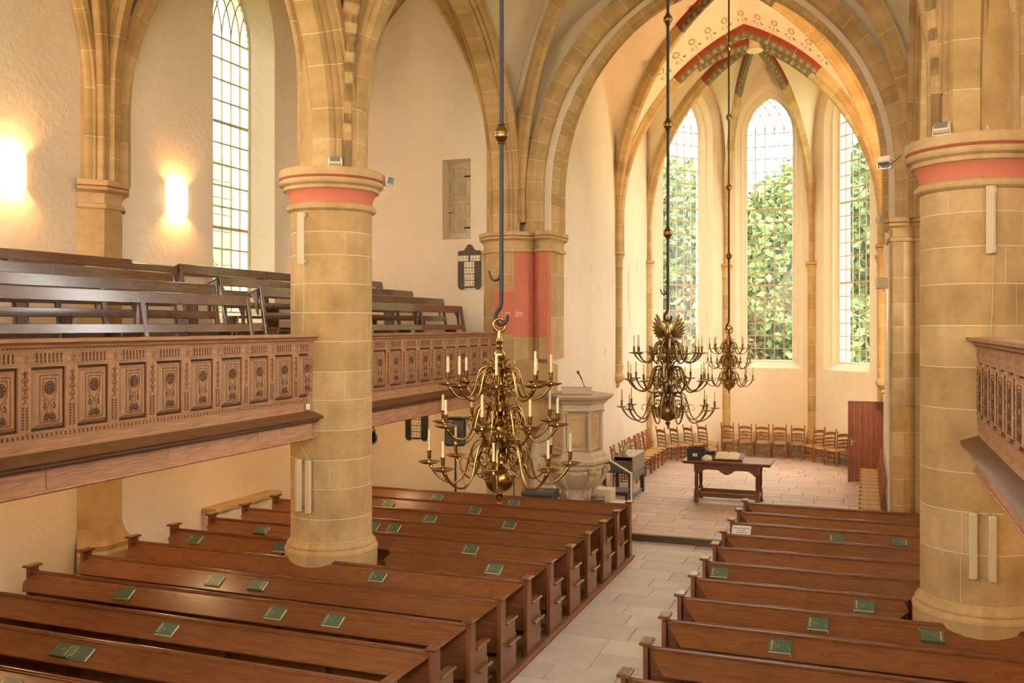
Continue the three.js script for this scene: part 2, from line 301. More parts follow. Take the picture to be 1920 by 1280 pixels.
// north aisle wall (x = -11) and south aisle wall
const wl = structG('wall_left');
{ const F = frameOf(-11, 0, 0, 1, -1, 0), hole = windowHole(0.94, 4.25, 9.65, 1.75, 0.68, 4.45, 9.65, 1.2, 0.42), cs = [-1.9, 1.6, 8.1, 14.76];
  part(wl, 'plaster_face', wallFaces(F, [[-4.6, -0.2], [DE + 0.6, -0.2], [DE + 0.6, TOP], [-4.6, TOP]], 0.8, cs.map(c => shiftHole(hole, c))), M.plaster);
  for (const c of cs) windowUnit((s, y, n) => F(s + c, y, n), 0.68, 4.45, 9.65, 1.2, 5, 13, [4, 9], c > 10, 0.44); }
const wr = structG('wall_right');
{ const F = frameOf(4.95, 0, 0, 1, 1, 0), hole = windowHole(1.25, 3.6, 9.6, 1.95, 1.1, 3.8, 9.6, 1.7, 0.42), cs = [-1.9, 1.7, 15.0];
  part(wr, 'plaster_face', wallFaces(F, [[-4.6, -0.2], [DE + 0.6, -0.2], [DE + 0.6, TOP], [-4.6, TOP]], 0.8, cs.map(c => shiftHole(hole, c))), M.plaster);
  for (const c of cs) windowUnit((s, y, n) => F(s + c, y, n), 1.1, 3.8, 9.6, 1.7, 5, 13, [4, 9], false, 0.44); }
const ww = structG('wall_west');
{ const F = frameOf(0, -4.6, 1, 0, 0, -1), hole = windowHole(1.75, 4.2, 8.6, 2.6, 1.6, 4.4, 8.6, 2.4, 0.42), h2 = windowHole(1.2, 4.2, 8.8, 1.9, 1.1, 4.4, 8.8, 1.7, 0.42);
  part(ww, 'plaster_face', wallFaces(F, [[-11.8, -0.2], [5.75, -0.2], [5.75, TOP], [-11.8, TOP]], 0.8, [shiftHole(hole, XN), shiftHole(h2, -9.1), shiftHole(h2, 3.0)]), M.plaster);
  windowUnit((s, y, n) => F(s + XN, y, n), 1.6, 4.4, 8.6, 2.4, 6, 12, [4, 8], false, 0.44);
  for (const c of [-9.1, 3.0]) windowUnit((s, y, n) => F(s + c, y, n), 1.1, 4.4, 8.8, 1.7, 5, 12, [4, 8], false, 0.44); }
// east end: both aisle ends and the choir arch in one wall with openings
const we = structG('wall_east');
{ const F = frameOf(0, DE, 1, 0, 0, 1);
  const arch = pointed(3.28, -0.2, 6.97, 4.2, 16).map(p => [p[0] + XC, p[1]]), outl = [[-11, -0.2]];
  const cut = []; for (let i = 0; i <= 8; i++) { const a = i / 8 * PI / 2; cut.push([-6.18 - 0.44 * Math.cos(a), 1.3 + 0.92 * Math.sin(a)]); }
  outl.push([-6.62, -0.2], ...cut, ...arch.slice(1), [4.95, -0.2], [4.95, TOP], [-11, TOP]);
  const win = [[-8.64, 6.07], [-8.64, 7.8], [-7.97, 7.8], [-7.97, 6.07]];
  part(we, 'plaster_face', wallFaces(F, outl, 0.65, [shiftHole(windowHole(1.2, 4.0, 9.2, 1.9, 1.05, 4.2, 9.2, 1.7, 0.4), 3.25), { inner: win, outer: win.map(p => [p[0] > -8.3 ? p[0] : p[0] + 0.07, p[1] > 7 ? p[1] - 0.04 : p[1]]), at: 0.24 }]), M.plaster);
  windowUnit((s, y, n) => F(s + 3.25, y, n), 1.05, 4.2, 9.2, 1.7, 5, 12, [4, 8], false, 0.44);
  part(we, 'lining', bx(-8.8, -7.8, 5.9, 8, DE + 0.5, DE + 0.62), M.plaster); }
// choir walls
const AP = [[XC - 3.3, 19.1], [XC - 3.3, 27.9], [-4.2, 30.3], [-1.56, 30.3], [0.42, 27.9], [XC + 3.3, 19.1]];
const sides = ['wall_choir_left', 'wall_apse_left', 'wall_apse_east', 'wall_apse_right', 'wall_choir_right'], segF = [];
AP.slice(0, 5).forEach((a, i) => {
  const b = AP[i + 1], L = Math.hypot(b[0] - a[0], b[1] - a[1]), u = [(b[0] - a[0]) / L, (b[1] - a[1]) / L], n = [-u[1], u[0]];
  const F = frameOf(a[0], a[1], u[0], u[1], n[0], n[1]); segF.push([F, L]);
  const g = structG(sides[i]); const apse = i > 0 && i < 4, holes = [], mid = L / 2;
  const side = i === 4 ? 6.6 : 0;
  if (apse) holes.push(shiftHole(windowHole(1.02, 2.86, 10.2, 1.62, 0.74, 3.07, 10.28, 1.2, 0.34), mid));
  if (i === 4) for (const c of [2.2]) holes.push(shiftHole(windowHole(0.98, 3.2, 9.8, 1.62, 0.86, 3.4, 9.9, 1.4, 0.34), c));
  part(g, 'plaster_face', wallFaces(F, [[-0.3, -0.2], [L + 0.3, -0.2], [L + 0.3, TOP], [-0.3, TOP]], i === 1 ? 0.48 : 0.75, holes), M.plaster);
  if (apse) {
    windowUnit((s, y, m) => F(s + mid, y, m), 0.73, 3.07, 10.28, 1.2, 5, 18, [6, 12], true, 0.36);
    // stepped inner moulding round the reveal and the sloped sill
    const o1 = pointed(0.86, 2.98, 10.25, 1.4, 14), st = [];
    for (let k = 0; k + 1 < o1.length; k++) st.push(tube([F(o1[k][0] + mid, o1[k][1], 0.2), F(o1[k + 1][0] + mid, o1[k + 1][1], 0.2)], 0.035, 1, 5));
    part(g, 'reveal_moulding', st, M.plaster);
  }
  if (i === 4) for (const c of [2.2]) windowUnit((s, y, m) => F(s + c, y, m), 0.86, 3.4, 9.9, 1.4, 5, 16, [6, 11], false, 0.36);
});
// faded wall painting on the north choir wall: thin patches of old red paint
{ const F = segF[0][0], P = (x0, y0, s0, s1, hgt) => { const pts = []; const n = 18; for (let i = 0; i < n; i++) { const a = i / n * 2 * PI; pts.push([x0 + s0 * Math.cos(a) * rr(0.6, 1), y0 + s1 * Math.sin(a) * rr(0.7, 1)]); } const g = new THREE.ShapeGeometry(shape(pts)), q = g.attributes.position; for (let i = 0; i < q.count; i++) { const p = F(q.getX(i), q.getY(i), -0.004); q.setXYZ(i, p.x, p.y, p.z); } g.computeVertexNormals(); return g; };
  const faded = mat([0.83, 0.55, 0.38], 0.95, { map: plasterC });
  part(scene.getObjectByName('wall_choir_left'), 'faded_wall_painting', [P(6.4, 5.2, 0.13, 0.75, 1), P(6.5, 4.4, 0.12, 0.4, 1), P(7.4, 5.9, 0.08, 0.3, 1), P(6.3, 3.1, 0.14, 0.12, 1), P(2.6, 5.6, 0.09, 0.12, 1), P(3.2, 5.1, 0.05, 0.1, 1), P(3.9, 3.55, 0.16, 0.1, 1)], faded); }
// roof deck that closes the building over the vaults
const roof = structG('ceiling'); roof.name = 'ceiling_deck';
part(roof, 'deck', [bx(-11.9, 5.8, TOP, TOP + 0.2, -5.5, 19.2), bx(-7.2, 1.4, TOP, TOP + 0.2, 19.0, 31.5)], M.floorWood);
// ---- vaults
const ceiling = structG('ceiling');
const circ = (L, ys, ya) => { const H = ya - ys, r = (L * L + H * H) / (2 * L); return f => ys + Math.sqrt(Math.max(0, r * r - (r - f * L) ** 2)); };
function cell(B0, B1, C, bs, ba, ds, da, y0 = 6.0, bulge = 0.12) {
  const M2 = [(B0[0] + B1[0]) / 2, (B0[1] + B1[1]) / 2], geos = [];
  for (const B of [B0, B1]) {
    const Lb = Math.hypot(M2[0] - B[0], M2[1] - B[1]), Ld = Math.hypot(C[0] - B[0], C[1] - B[1]), hb = circ(Lb, bs, ba), hd = circ(Ld, ds, da);
    const fs = [[0, y0], [0, 0]]; const N = 18; for (let i = 1; i <= N; i++) fs.push([1 - Math.cos(i / N * PI / 2), 0]);
    const J = 8, pos = [], idx = [];
    fs.forEach(([f, yy], i) => { for (let j = 0; j <= J; j++) { const t = j / J, x = lerp(lerp(B[0], M2[0], f), lerp(B[0], C[0], f), t), d = lerp(lerp(B[1], M2[1], f), lerp(B[1], C[1], f), t), y = yy || lerp(hb(f), hd(f), t) + bulge * 4 * t * (1 - t) * f; pos.push(x, y, -d); } });
    for (let i = 0; i + 1 < fs.length; i++) for (let j = 0; j < J; j++) { const a = i * (J + 1) + j, b = a + 1, c = a + J + 1; idx.push(a, b, c, b, c + 1, c); }
    const g = new THREE.BufferGeometry(); g.setAttribute('position', new THREE.Float32BufferAttribute(pos, 3)); g.setIndex(idx); g.computeVertexNormals(); geos.push(g);
  }
  return part(ceiling, 'vault_cell', geos, M.vault);
}
// moulded arch: stones (voussoirs) with pale joints along an intrados curve
const PROF = {
  big: w => { const h = [[-1, 0.42], [-1, 0.29], [-0.9, 0.275], [-0.86, 0.21], [-0.79, 0.175], [-0.7, 0.185], [-0.66, 0.12], [-0.6, 0.085], [-0.52, 0.1], [-0.47, 0.045], [-0.4, 0]].map(p => [p[0] * w, p[1]]); return [...h, ...h.slice().reverse().map(p => [-p[0], p[1]])]; },
  rib: w => [[-w, 0.3], [-w, 0.16], [-w * 0.7, 0.12], [-w * 0.5, 0.02], [-w * 0.3, 0], [w * 0.3, 0], [w * 0.5, 0.02], [w * 0.7, 0.12], [w, 0.16], [w, 0.3]],
  roll: w => { const a = [[-w, 0.2], [-w, 0.1]]; for (let i = 0; i <= 6; i++) { const t = PI - i / 6 * PI; a.push([w * 0.72 * Math.cos(t), 0.08 - 0.08 * Math.sin(t)]); } a.push([w, 0.1], [w, 0.2]); return a; },
};
function archLeg(A, C, y0, ys, ya, n = 22) {
  const L = Math.hypot(C[0] - A[0], C[1] - A[1]), H = ya - ys, r = (L * L + H * H) / (2 * L), u = [(C[0] - A[0]) / L, (C[1] - A[1]) / L], pts = [], am = Math.acos(clamp((r - L) / r, -1, 1));
  const k = Math.max(1, Math.round((ys - y0) / 0.3));
  for (let i = 0; i < k; i++) pts.push({ s: 0, y: lerp(y0, ys, i / k), ns: -1, ny: 0 });
  for (let i = 0; i <= n; i++) { const a = am * i / n; pts.push({ s: r - r * Math.cos(a), y: ys + r * Math.sin(a), ns: -Math.cos(a), ny: Math.sin(a) }); }
  return { pts, A, u };
}
function sweep(leg, prof, l0, l1, shrink = 0) {
  const { pts, A, u } = leg; const lat = [-u[1], u[0]];                      // sideways in plan
  const acc = [0]; for (let i = 1; i < pts.length; i++) acc.push(acc[i - 1] + Math.hypot(pts[i].s - pts[i - 1].s, pts[i].y - pts[i - 1].y));
  const T = acc[acc.length - 1], at = l => { l = clamp(l, 0, T); let i = 1; while (i < acc.length - 1 && acc[i] < l) i++; const t = (l - acc[i - 1]) / (acc[i] - acc[i - 1] || 1), a = pts[i - 1], b = pts[i]; return { s: lerp(a.s, b.s, t), y: lerp(a.y, b.y, t), ns: lerp(a.ns, b.ns, t), ny: lerp(a.ny, b.ny, t) }; };
  const m = Math.max(1, Math.ceil((l1 - l0) / (shrink ? 0.07 : 0.14))), rings = [], n = prof.length;
  let pl = [0]; for (let k = 1; k < n; k++) pl.push(pl[k - 1] + Math.hypot(prof[k][0] - prof[k - 1][0], prof[k][1] - prof[k - 1][1]));
  for (let i = 0; i <= m; i++) { const l = lerp(l0, l1, i / m), p = at(l); rings.push({ l, q: prof.map(([w, o]) => { const ww = w * (1 - shrink), oo = o + shrink * 0.1, s = p.s + p.ns * oo; let sx = s, y = p.y + p.ny * oo; if (leg.mitre && l >= T - 1e-6 && p.ny > 0.2) { const k = (pts[pts.length - 1].s - s) / p.ny; sx += k * p.ny; y -= k * p.ns; } return V(A[0] + u[0] * sx + lat[0] * ww, y, A[1] + u[1] * sx + lat[1] * ww); }) }); }
  const pos = [], uv = [], push = (r, k) => { const v = rings[r].q[k]; pos.push(v.x, v.y, v.z); uv.push(rings[r].l, pl[k] - pl[n - 1] / 2 + 0.5); };
  for (let i = 0; i < m; i++) for (let k = 0; k + 1 < n; k++) { push(i, k); push(i + 1, k); push(i + 1, k + 1); push(i, k); push(i + 1, k + 1); push(i, k + 1); }
  for (const [r, f] of [[0, 0], [m, 1]]) for (let k = 1; k + 1 < n; k++) { push(r, 0); push(r, f ? k + 1 : k); push(r, f ? k : k + 1); }
  const g = new THREE.BufferGeometry(); g.setAttribute('position', new THREE.Float32BufferAttribute(pos, 3)); g.setAttribute('uv', new THREE.Float32BufferAttribute(uv, 2)); g.computeVertexNormals();
  const s = soft(g, 0.5); s.userData.uv = true; s.total = T; return s;
}
const legLen = leg => { let t = 0; for (let i = 1; i < leg.pts.length; i++) t += Math.hypot(leg.pts[i].s - leg.pts[i - 1].s, leg.pts[i].y - leg.pts[i - 1].y); return t; };
function rib(A, C, y0, ys, ya, kind, w, o = {}) {
  const leg = archLeg(A, C, y0, ys, ya); leg.mitre = true; const T = legLen(leg), prof = PROF[kind](w);
  const st = (o.stone || 0.62) * 0.8; const core = prof.map((p, k) => { const a = prof[Math.max(k - 1, 0)], b = prof[Math.min(k + 1, prof.length - 1)], n = [[p, a], [b, p]].map(([u, v]) => { const dw = u[0] - v[0], dn = u[1] - v[1], l = Math.hypot(dw, dn) || 1; return [-dn / l, dw / l]; }); const m = [n[0][0] + n[1][0], n[0][1] + n[1][1]], l = Math.hypot(...m) || 1; return [p[0] + m[0] / l * 0.005, p[1] + m[1] / l * 0.005]; });
  const r = part(ceiling, 'rib', sweep(leg, core, 0, T, 1e-9), M.mortar);
  let l = -rr(0, 0.3) * st;
  while (l < T - 0.02) { let e = l + st * rr(0.8, 1.25); if (T - e < 0.25) e = T; const a = Math.max(l, 0); if (e - a > 0.05) part(r, 'voussoir', sweep(leg, prof, a + 0.005, e - (e >= T ? 0 : 0.005)), o.paint && T - (a + e) / 2 < o.paint ? M.paintRib : STONES[Math.floor(rnd() * 3)]); l = e; }
  return r;
}
// painted rib texture: red edges, grey-green soffit with little white flowers (u along the rib, v round the profile)
{ const R = [0.62, 0.27, 0.14], G = [0.50, 0.44, 0.32], Wt = [0.84, 0.78, 0.62];
  const PT = 1;
  const t = tex(512, 1, (u, v) => {
    const y = v * PT, mott = 0.9 + 0.2 * (fbm(u, v, 10, 10, 3, 301) - 0.5); let c = Math.abs(y - 0.5) > 0.185 ? R : G;
    const fu = (u * 5) % 1 - 0.5, dx = fu * 0.2, dy = Math.abs(y - 0.5) - 0.1, rad = Math.hypot(dx, dy), a = Math.atan2(dy, dx);
    if (c === G && rad < 0.05 && (rad < 0.011 || (rad > 0.022 && Math.cos(a * 6) > 0.1))) c = Wt;
    return c.map(k => k * mott);
  }, true);
  t.repeat.set(1, 1 / PT); M.paintRib = mat([1, 1, 1], 0.9, { map: t }); }
const nL = [XL, DP], nR = [XR, DP], eL = [-7.0, DE - 0.15], eR = [0.95, DE - 0.15];
// nave bays
for (const [d0, d1] of [[-4.6, -1.66], [-1.66, 5.0], [5.0, DP], [DP, DE]]) {
  const a = [XL, d0], b = [XR, d0], c = [XR, d1], d = [XL, d1], m = [XN, (d0 + d1) / 2];
  cell(a, b, m, 7.0, 11.5, 6.8, 12.0); cell(d, c, m, 7.0, 11.5, 6.8, 12.0); cell(a, d, m, 6.9, 10.9, 6.8, 12.0); cell(b, c, m, 6.9, 10.9, 6.8, 12.0);
}
// aisle bays
for (const [x0, x1] of [[-11, XL], [XR, 4.95]]) for (const [d0, d1] of [[-4.6, -1.66], [-1.66, 5.0], [5.0, DP], [DP, DE]]) {
  const a = [x0, d0], b = [x1, d0], c = [x1, d1], d = [x0, d1], m = [(x0 + x1) / 2, (d0 + d1) / 2];
  cell(a, b, m, 7.9, 11.8, 7.2, 12.2); cell(d, c, m, 8.2, 11.8, 7.2, 12.2); cell(a, d, m, 7.6, 11.8, 7.2, 12.2); cell(b, c, m, 7.2, 11.2, 7.2, 12.2);
}
// nave ribs round the visible bay
{ const m = [XN, 15.05], w = 0.12;
  for (const [A, B] of [[[XL + 0.32, DP + 0.3], m], [[XR - 0.32, DP + 0.3], m], [[-6.62, 18.15], m], [[0.72, 18.15], m]]) rib(A, B, CAP - 0.05, 6.9, 11.65, 'rib', w, { stone: 0.95 });
  // arcade arches east of the pillars and west of them
  for (const s of [1, -1]) {
    const X = s > 0 ? XL + 0.14 : XR - 0.14, Y = s > 0 ? CAP : CAP - 0.12;
    rib([X, DP + 0.5], [X, 15.05], Y, 6.75, 10.45, 'big', 0.33, { stone: 0.75 }); rib([X, DE - 0.62], [X, 15.05], 6.12, 6.75, 10.45, 'big', 0.33, { stone: 0.75 });
    const wm = s > 0 ? 8.3 : 6.4, wa = s > 0 ? 10.45 : 11.6; rib([X, DP - 0.5], [X, wm], Y, 6.75, wa, 'big', 0.33, { stone: 0.62 }); rib([X, s > 0 ? 5.5 : 1.6], [X, wm], Y, 6.75, wa, 'big', 0.33, { stone: 0.75 });
    // transverse arches from the pillar over the nave and over the aisle
    const xi = s > 0 ? XL + 0.5 : XR - 0.5; rib([xi, DP], [XN, DP], Y, 7.0, 11.1, 'big', 0.26, { stone: 0.6 });
    const xa = s > 0 ? XL - 0.5 : XR + 0.5, xw = s > 0 ? -10.72 : 4.65; rib([xa, DP - 0.05], [(xa + xw) / 2, DP - 0.2], Y, 7.6, 11.5, 'big', 0.2, { stone: 0.6 }); rib([xw, DP - 0.42], [(xa + xw) / 2, DP - 0.2], Y, 7.6, 11.5, 'big', 0.2, { stone: 0.8 });
    // groin ribs of the aisle
    const am = [s > 0 ? -9.15 : 3.1, 15.05], aw = [am[0], 8.3], e = s > 0 ? -1 : 1;
    rib([(s > 0 ? XL : XR) + e * 0.32, DP + 0.3], am, Y, 7.3, 11.8, 'rib', 0.1, { stone: 0.9 }); rib([(s > 0 ? XL : XR) + e * 0.32, DP - 0.3], aw, Y, 7.3, 11.8, 'rib', 0.1, { stone: 0.9 });
    rib([s > 0 ? -10.78 : 4.75, DP - 0.15], am, Y, 7.3, 11.8, 'rib', 0.1, { stone: 0.9 }); rib([s > 0 ? -10.78 : 4.75, DP - 0.7], aw, Y, 7.3, 11.8, 'rib', 0.1, { stone: 0.9 });
    rib([(s > 0 ? XL : XR) + e * 0.25, DE - 0.15], am, 6.12, 7.3, 11.8, 'rib', 0.1, { stone: 0.9 });
    for (const q of [1, -1]) rib([XN + 4 * (s > 0 ? -1 : 1) * 0.93, DP - 0.3], [XN, 8.3], Y, 6.9, 11.65, 'rib', w, { stone: 0.95 }), q > 0 || 0;
    // wall ribs
    rib([s > 0 ? -10.93 : 4.9, DP + 0.05], [s > 0 ? -10.93 : 4.9, 15.0], Y, 7.5, 11.6, 'roll', 0.1, { stone: 0.8 });
    rib([s > 0 ? -10.93 : 4.9, DP - 0.85], [s > 0 ? -10.93 : 4.9, 8.2], Y, 7.5, 11.6, 'roll', 0.1, { stone: 0.8 });
    rib([s > 0 ? -7.55 : 1.5, DE - 0.08], [s > 0 ? -9.25 : 3.2, DE - 0.08], 6.12, 8.2, 11.6, 'roll', 0.15, { stone: 0.9 }); rib([s > 0 ? -10.95 : 4.9, DE - 0.08], [s > 0 ? -9.25 : 3.2, DE - 0.08], 6.12, 8.2, 11.6, 'roll', 0.15, { stone: 0.9 });
  }
}
// choir arch in two orders
for (const s of [-1, 1]) {
  rib([XC + s * 3.2, 18.78], [XC, 18.78], 6.12, 6.97, 11.05, 'big', 0.34, { stone: 0.36 });
  rib([XC + s * 3.38, 18.36], [XC, 18.36], 6.12, 6.97, 11.25, 'rib', 0.2, { stone: 0.5 });
}
// choir bay and apse
const SH = [[XC - 3.3, 24.2], [XC - 3.3, 27.9], [-4.2, 30.3], [-1.56, 30.3], [0.42, 27.9], [XC + 3.3, 24.2]], BOSS = [XC + 0.03, 26.3], CB = [XC, 21.7];
{ const a = [XC - 3.3, 19.15], b = [XC + 3.3, 19.15], c = [XC + 3.3, 24.2], d = [XC - 3.3, 24.2];
  cell(a, b, CB, 7.0, 11.45, 6.9, 12.1); cell(a, d, CB, 7.8, 11.9, 6.9, 12.1); cell(b, c, CB, 7.8, 11.9, 6.9, 12.1); var choirCell = cell(d, c, CB, 6.9, 11.78, 6.9, 12.1, 6.0, 0.05);
  for (const [A, q] of [[[a[0] + 0.1, a[1] + 0.15], 0], [[b[0] - 0.1, b[1] + 0.15], 0], [[c[0] - 0.12, c[1] - 0.15], 1], [[d[0] + 0.12, d[1] - 0.15], 1]]) rib(A, CB, 6.15, 6.9, 11.95, 'rib', 0.12, { stone: 0.9, paint: 1.4 });
  SH.slice(0, 5).forEach((p, i) => cell(p, SH[i + 1], BOSS, 9.9, i % 4 ? 12.35 : 12.2, 7.0, 12.1));
  cell(SH[5], SH[0], BOSS, 6.9, 11.78, 7.0, 12.1, 6.0, 0.03);
  const cen = [XC, 27.3];
  for (const p of SH.slice(1, 5)) { const k = Math.hypot(p[0] - BOSS[0], p[1] - BOSS[1]), q = [p[0] + (BOSS[0] - p[0]) / k * 0.14, p[1] + (BOSS[1] - p[1]) / k * 0.14]; rib(q, [BOSS[0] + (q[0] - BOSS[0]) * 0.04, BOSS[1] + (q[1] - BOSS[1]) * 0.04], 6.15, 7.0, 11.75, 'rib', 0.11, { stone: 0.85, paint: 1.7 }); }
  for (const s of [-1, 1]) { rib([XC + s * 3.16, 24.25], [XC, 24.25], 6.15, 6.9, 11.5, 'rib', 0.15, { stone: 0.85, paint: 2.1 }); const q = [XC + s * 3.16, 24.4]; rib(q, [BOSS[0] + s * 0.15, BOSS[1] - 0.05], 6.15, 7.0, 11.75, 'rib', 0.1, { stone: 0.85, paint: 1.7 }); }
  part(ceiling, 'boss', [move(lathe([[0, -0.03], [0.2, -0.03], [0.23, 0], [0.23, 0.03], [0.2, 0.06], [0.2, 0.4], [0, 0.4]], 24), BOSS[0], 11.72, -BOSS[1])], M.mortar);
}
// painted flowers on the vault beside the painted arch: flat print laid on the vault cell
{ const N = 128, d = new Uint8Array(N * N * 4), dots = [];
  const C1 = [186, 92, 58], C2 = [150, 148, 96];
  for (let k = 0; k < 8; k++) dots.push([0.5 + 0.13 * Math.cos(k / 8 * 2 * PI), 0.78 + 0.13 * Math.sin(k / 8 * 2 * PI), 0.042, C1]); dots.push([0.5, 0.78, 0.03, C1]);
  for (const s of [-1, 1]) for (const [a, b] of [[0.17, 0.46], [0.24, 0.42], [0.2, 0.38]]) dots.push([0.5 + s * a, b, 0.042, C2]);
  for (let j = 0; j < N; j++) for (let i = 0; i < N; i++) {
    const u = (i + 0.5) / N, v = (j + 0.5) / N; let c = null; for (const [a, b, r, q] of dots) if (Math.hypot(u - a, v - b) < r) c = q;
    if (!c && v < 0.64 && Math.abs(u - 0.5) < 0.014) c = C1; if (!c && v > 0.2 && v < 0.44 && Math.abs(Math.abs(u - 0.5) - (v - 0.2) * 0.8) < 0.01) c = C1;
    const k = 4 * (j * N + i), w = fbm(u, v, 12, 12, 2, 411) > 0.36; const q = c || C1; d[k] = q[0]; d[k + 1] = q[1]; d[k + 2] = q[2]; d[k + 3] = c && w ? 185 : 0;
  }
  const t = new THREE.DataTexture(d, N, N, THREE.RGBAFormat); t.colorSpace = THREE.SRGBColorSpace; t.magFilter = THREE.LinearFilter; t.needsUpdate = true;
  const fm = new THREE.MeshStandardMaterial({ map: t, transparent: true, roughness: 0.95, polygonOffset: true, polygonOffsetFactor: -4, depthWrite: false });
  const hb = circ(3.3, 6.9, 11.78), hd = circ(Math.hypot(3.3, 2.5), 6.9, 12.1);
  const web = (sx, b) => { const f = 1 - Math.abs(sx) / 3.3, q = Math.sign(sx) || 1, B = [XC + q * 3.3, 24.2], m = [XC, 24.2], x0 = lerp(B[0], m[0], f), x1 = lerp(B[0], CB[0], f), d1 = lerp(24.2, CB[1], f), t = b / Math.max(0.3, 24.2 - d1); return V(lerp(x0, x1, t), lerp(hb(f), hd(f), t) + 0.2 * t * (1 - t) * f - 0.012, lerp(24.2, d1, t)); };
  for (let k = -5; k <= 5; k++) {
    const s0 = k * 0.36, pos = [], uv = [], idx = [], n = 5, lean = k * 0.05;
    for (let j = 0; j <= n; j++) for (let i = 0; i <= n; i++) { const u = i / n, v = j / n, p = web(s0 + (u - 0.5) * 0.46 + lean * v, 0.06 + v * 0.82); pos.push(p.x, p.y, p.z); uv.push(u, v); }
    for (let j = 0; j < n; j++) for (let i = 0; i < n; i++) { const a = j * (n + 1) + i; idx.push(a, a + n + 1, a + 1, a + 1, a + n + 1, a + n + 2); }
    const g = new THREE.BufferGeometry(); g.setAttribute('position', new THREE.Float32BufferAttribute(pos, 3)); g.setAttribute('uv', new THREE.Float32BufferAttribute(uv, 2)); g.setIndex(idx); g.computeVertexNormals();
    const m = new THREE.Mesh(g, fm); m.name = 'painted_flower'; choirCell.add(m);
  }
}
// ================================================================ PIERS, PILLARS, SHAFTS
function coursed(parent, poly, y0, y1, hgt, inset = 0.005, o = {}) {
  part(parent, 'mortar_bed', polyLoft(offsetPoly(poly, -0.002, false), [[-0.001, y0], [-0.001, y1]]), M.mortar);
  for (let y = y0; y < y1 - 0.01;) { let e = y + hgt * rr(0.82, 1.15); if (y1 - e < hgt * 0.4) e = y1; part(parent, 'stone_block', polyLoft(poly, [[0, y + 0.005], [0.004, y + 0.012], [0.004, e - 0.012], [0, e - 0.005]]), STONES[Math.floor(rnd() * 3)]); y = e; }
}
const CAPPROF = y => [[0.0, y - 0.42], [0.05, y - 0.42], [0.06, y - 0.39], [0.05, y - 0.36], [0.005, y - 0.34], [0.0, y - 0.26], [0.03, y - 0.19], [0.08, y - 0.155], [0.10, y - 0.15], [0.11, y - 0.125], [0.10, y - 0.105]];
function capital(parent, poly, y) {
  part(parent, 'capital', soft(polyLoft(poly, CAPPROF(y)), 0.5), M.stone3);
  part(parent, 'red_line', polyLoft(poly, [[0.10, y - 0.108], [0.093, y - 0.106], [0.093, y - 0.084], [0.10, y - 0.082]]), M.redStripe);
  part(parent, 'abacus', polyLoft(poly, [[0.10, y - 0.084], [0.108, y - 0.08], [0.108, y - 0.01], [0.10, y]]), M.stone3);
}
// round pillars
function pillar(x, d, dy, label, joints) {
  const t = thing('pillar', label, 'pillar', x, 0, d), P = (r, pts) => lathe(pts.map(([a, b]) => [a, b]), 56, 0.5), R = 0.574;
  const uvR = (g, rad) => { const p = g.attributes.position, uv = g.attributes.uv; for (let i = 0; i < p.count; i++) uv.setXY(i, uv.getX(i) * 2 * PI * rad, p.getY(i)); g.userData.uv = true; return g; };
  part(t, 'base', uvR(P(0, [[0.001, 0], [0.655, 0], [0.655, 1.0], [0.664, 1.03], [0.655, 1.06], [0.635, 1.075], [0.622, 1.09], [0.632, 1.115], [0.618, 1.14], [0.588, 1.165], [R, 1.2], [0.001, 1.2]]), 0.65), M.stone);
  part(t, 'mortar_core', P(0, [[R - 0.002, 1.2], [R - 0.002, 5.8 + dy]]), M.mortar);
  let y = 1.2; const end = 5.8 + dy;
  for (const q of [...joints, end]) {                       // each drum, with its upright joints left as fine grooves
    part(t, 'drum', uvR(P(0, [[0.3, y + 0.004], [R - 0.003, y + 0.004], [R + 0.002, y + 0.01], [R + 0.002, q - 0.01], [R - 0.003, q - 0.004], [0.3, q - 0.004]]), R), STONES[Math.floor(rnd() * 3)]);
    for (let k = 0, a = rr(0, 6); k < 2; k++, a += 3) part(t, 'joint', move(bz(-0.0022, 0.0022, y + 0.01, q - 0.01, -0.012, 0.0026, 0), Math.sin(a) * R, 0, Math.cos(a) * R, 0, a, 0), M.mortar);
    y = q;
  }
  part(t, 'neck_ring', uvR(P(0, [[0.56, 5.79], [0.6, 5.8], [0.632, 5.825], [0.638, 5.85], [0.628, 5.88], [0.6, 5.905], [0.57, 5.915]].map(p => [p[0], p[1] + dy])), R), M.stone3);
  part(t, 'red_band', P(0, [[0.57, 5.905], [0.577, 5.92], [0.582, 5.96], [0.60, 6.02], [0.63, 6.065], [0.65, 6.085], [0.6, 6.09]].map(p => [p[0], p[1] + dy])), M.red);
  part(t, 'capital', uvR(P(0, [[0.6, 6.082], [0.655, 6.085], [0.676, 6.095], [0.684, 6.12], [0.676, 6.14], [0.695, 6.15], [0.727, 6.165], [0.742, 6.19], [0.738, 6.22], [0.722, 6.236], [0.6, 6.237]].map(p => [p[0], p[1] + dy])), 0.7), M.stone3);
  part(t, 'red_line', P(0, [[0.6, 6.235], [0.72, 6.235], [0.727, 6.243], [0.727, 6.262], [0.6, 6.264]].map(p => [p[0], p[1] + dy])), M.redStripe);
  part(t, 'abacus', uvR(P(0, [[0.6, 6.26], [0.725, 6.262], [0.739, 6.27], [0.739, 6.365], [0.73, 6.38], [0.001, 6.385]].map(p => [p[0], p[1] + dy])), 0.73), M.stone3);
  return t;
}
pillar(XL, DP, 0, 'round sandstone pillar with red capital band, rising through the carved north gallery', [1.52, 1.94, 2.34, 2.75, 3.17, 3.56, 3.98, 4.38, 4.78, 5.18, 5.5]);
pillar(XR, DP, -0.13, 'round sandstone pillar with red capital band, beside the dark end of the south gallery', [1.75, 2.2, 2.62, 3.3, 3.75, 4.2, 4.65, 5.05, 5.42]);
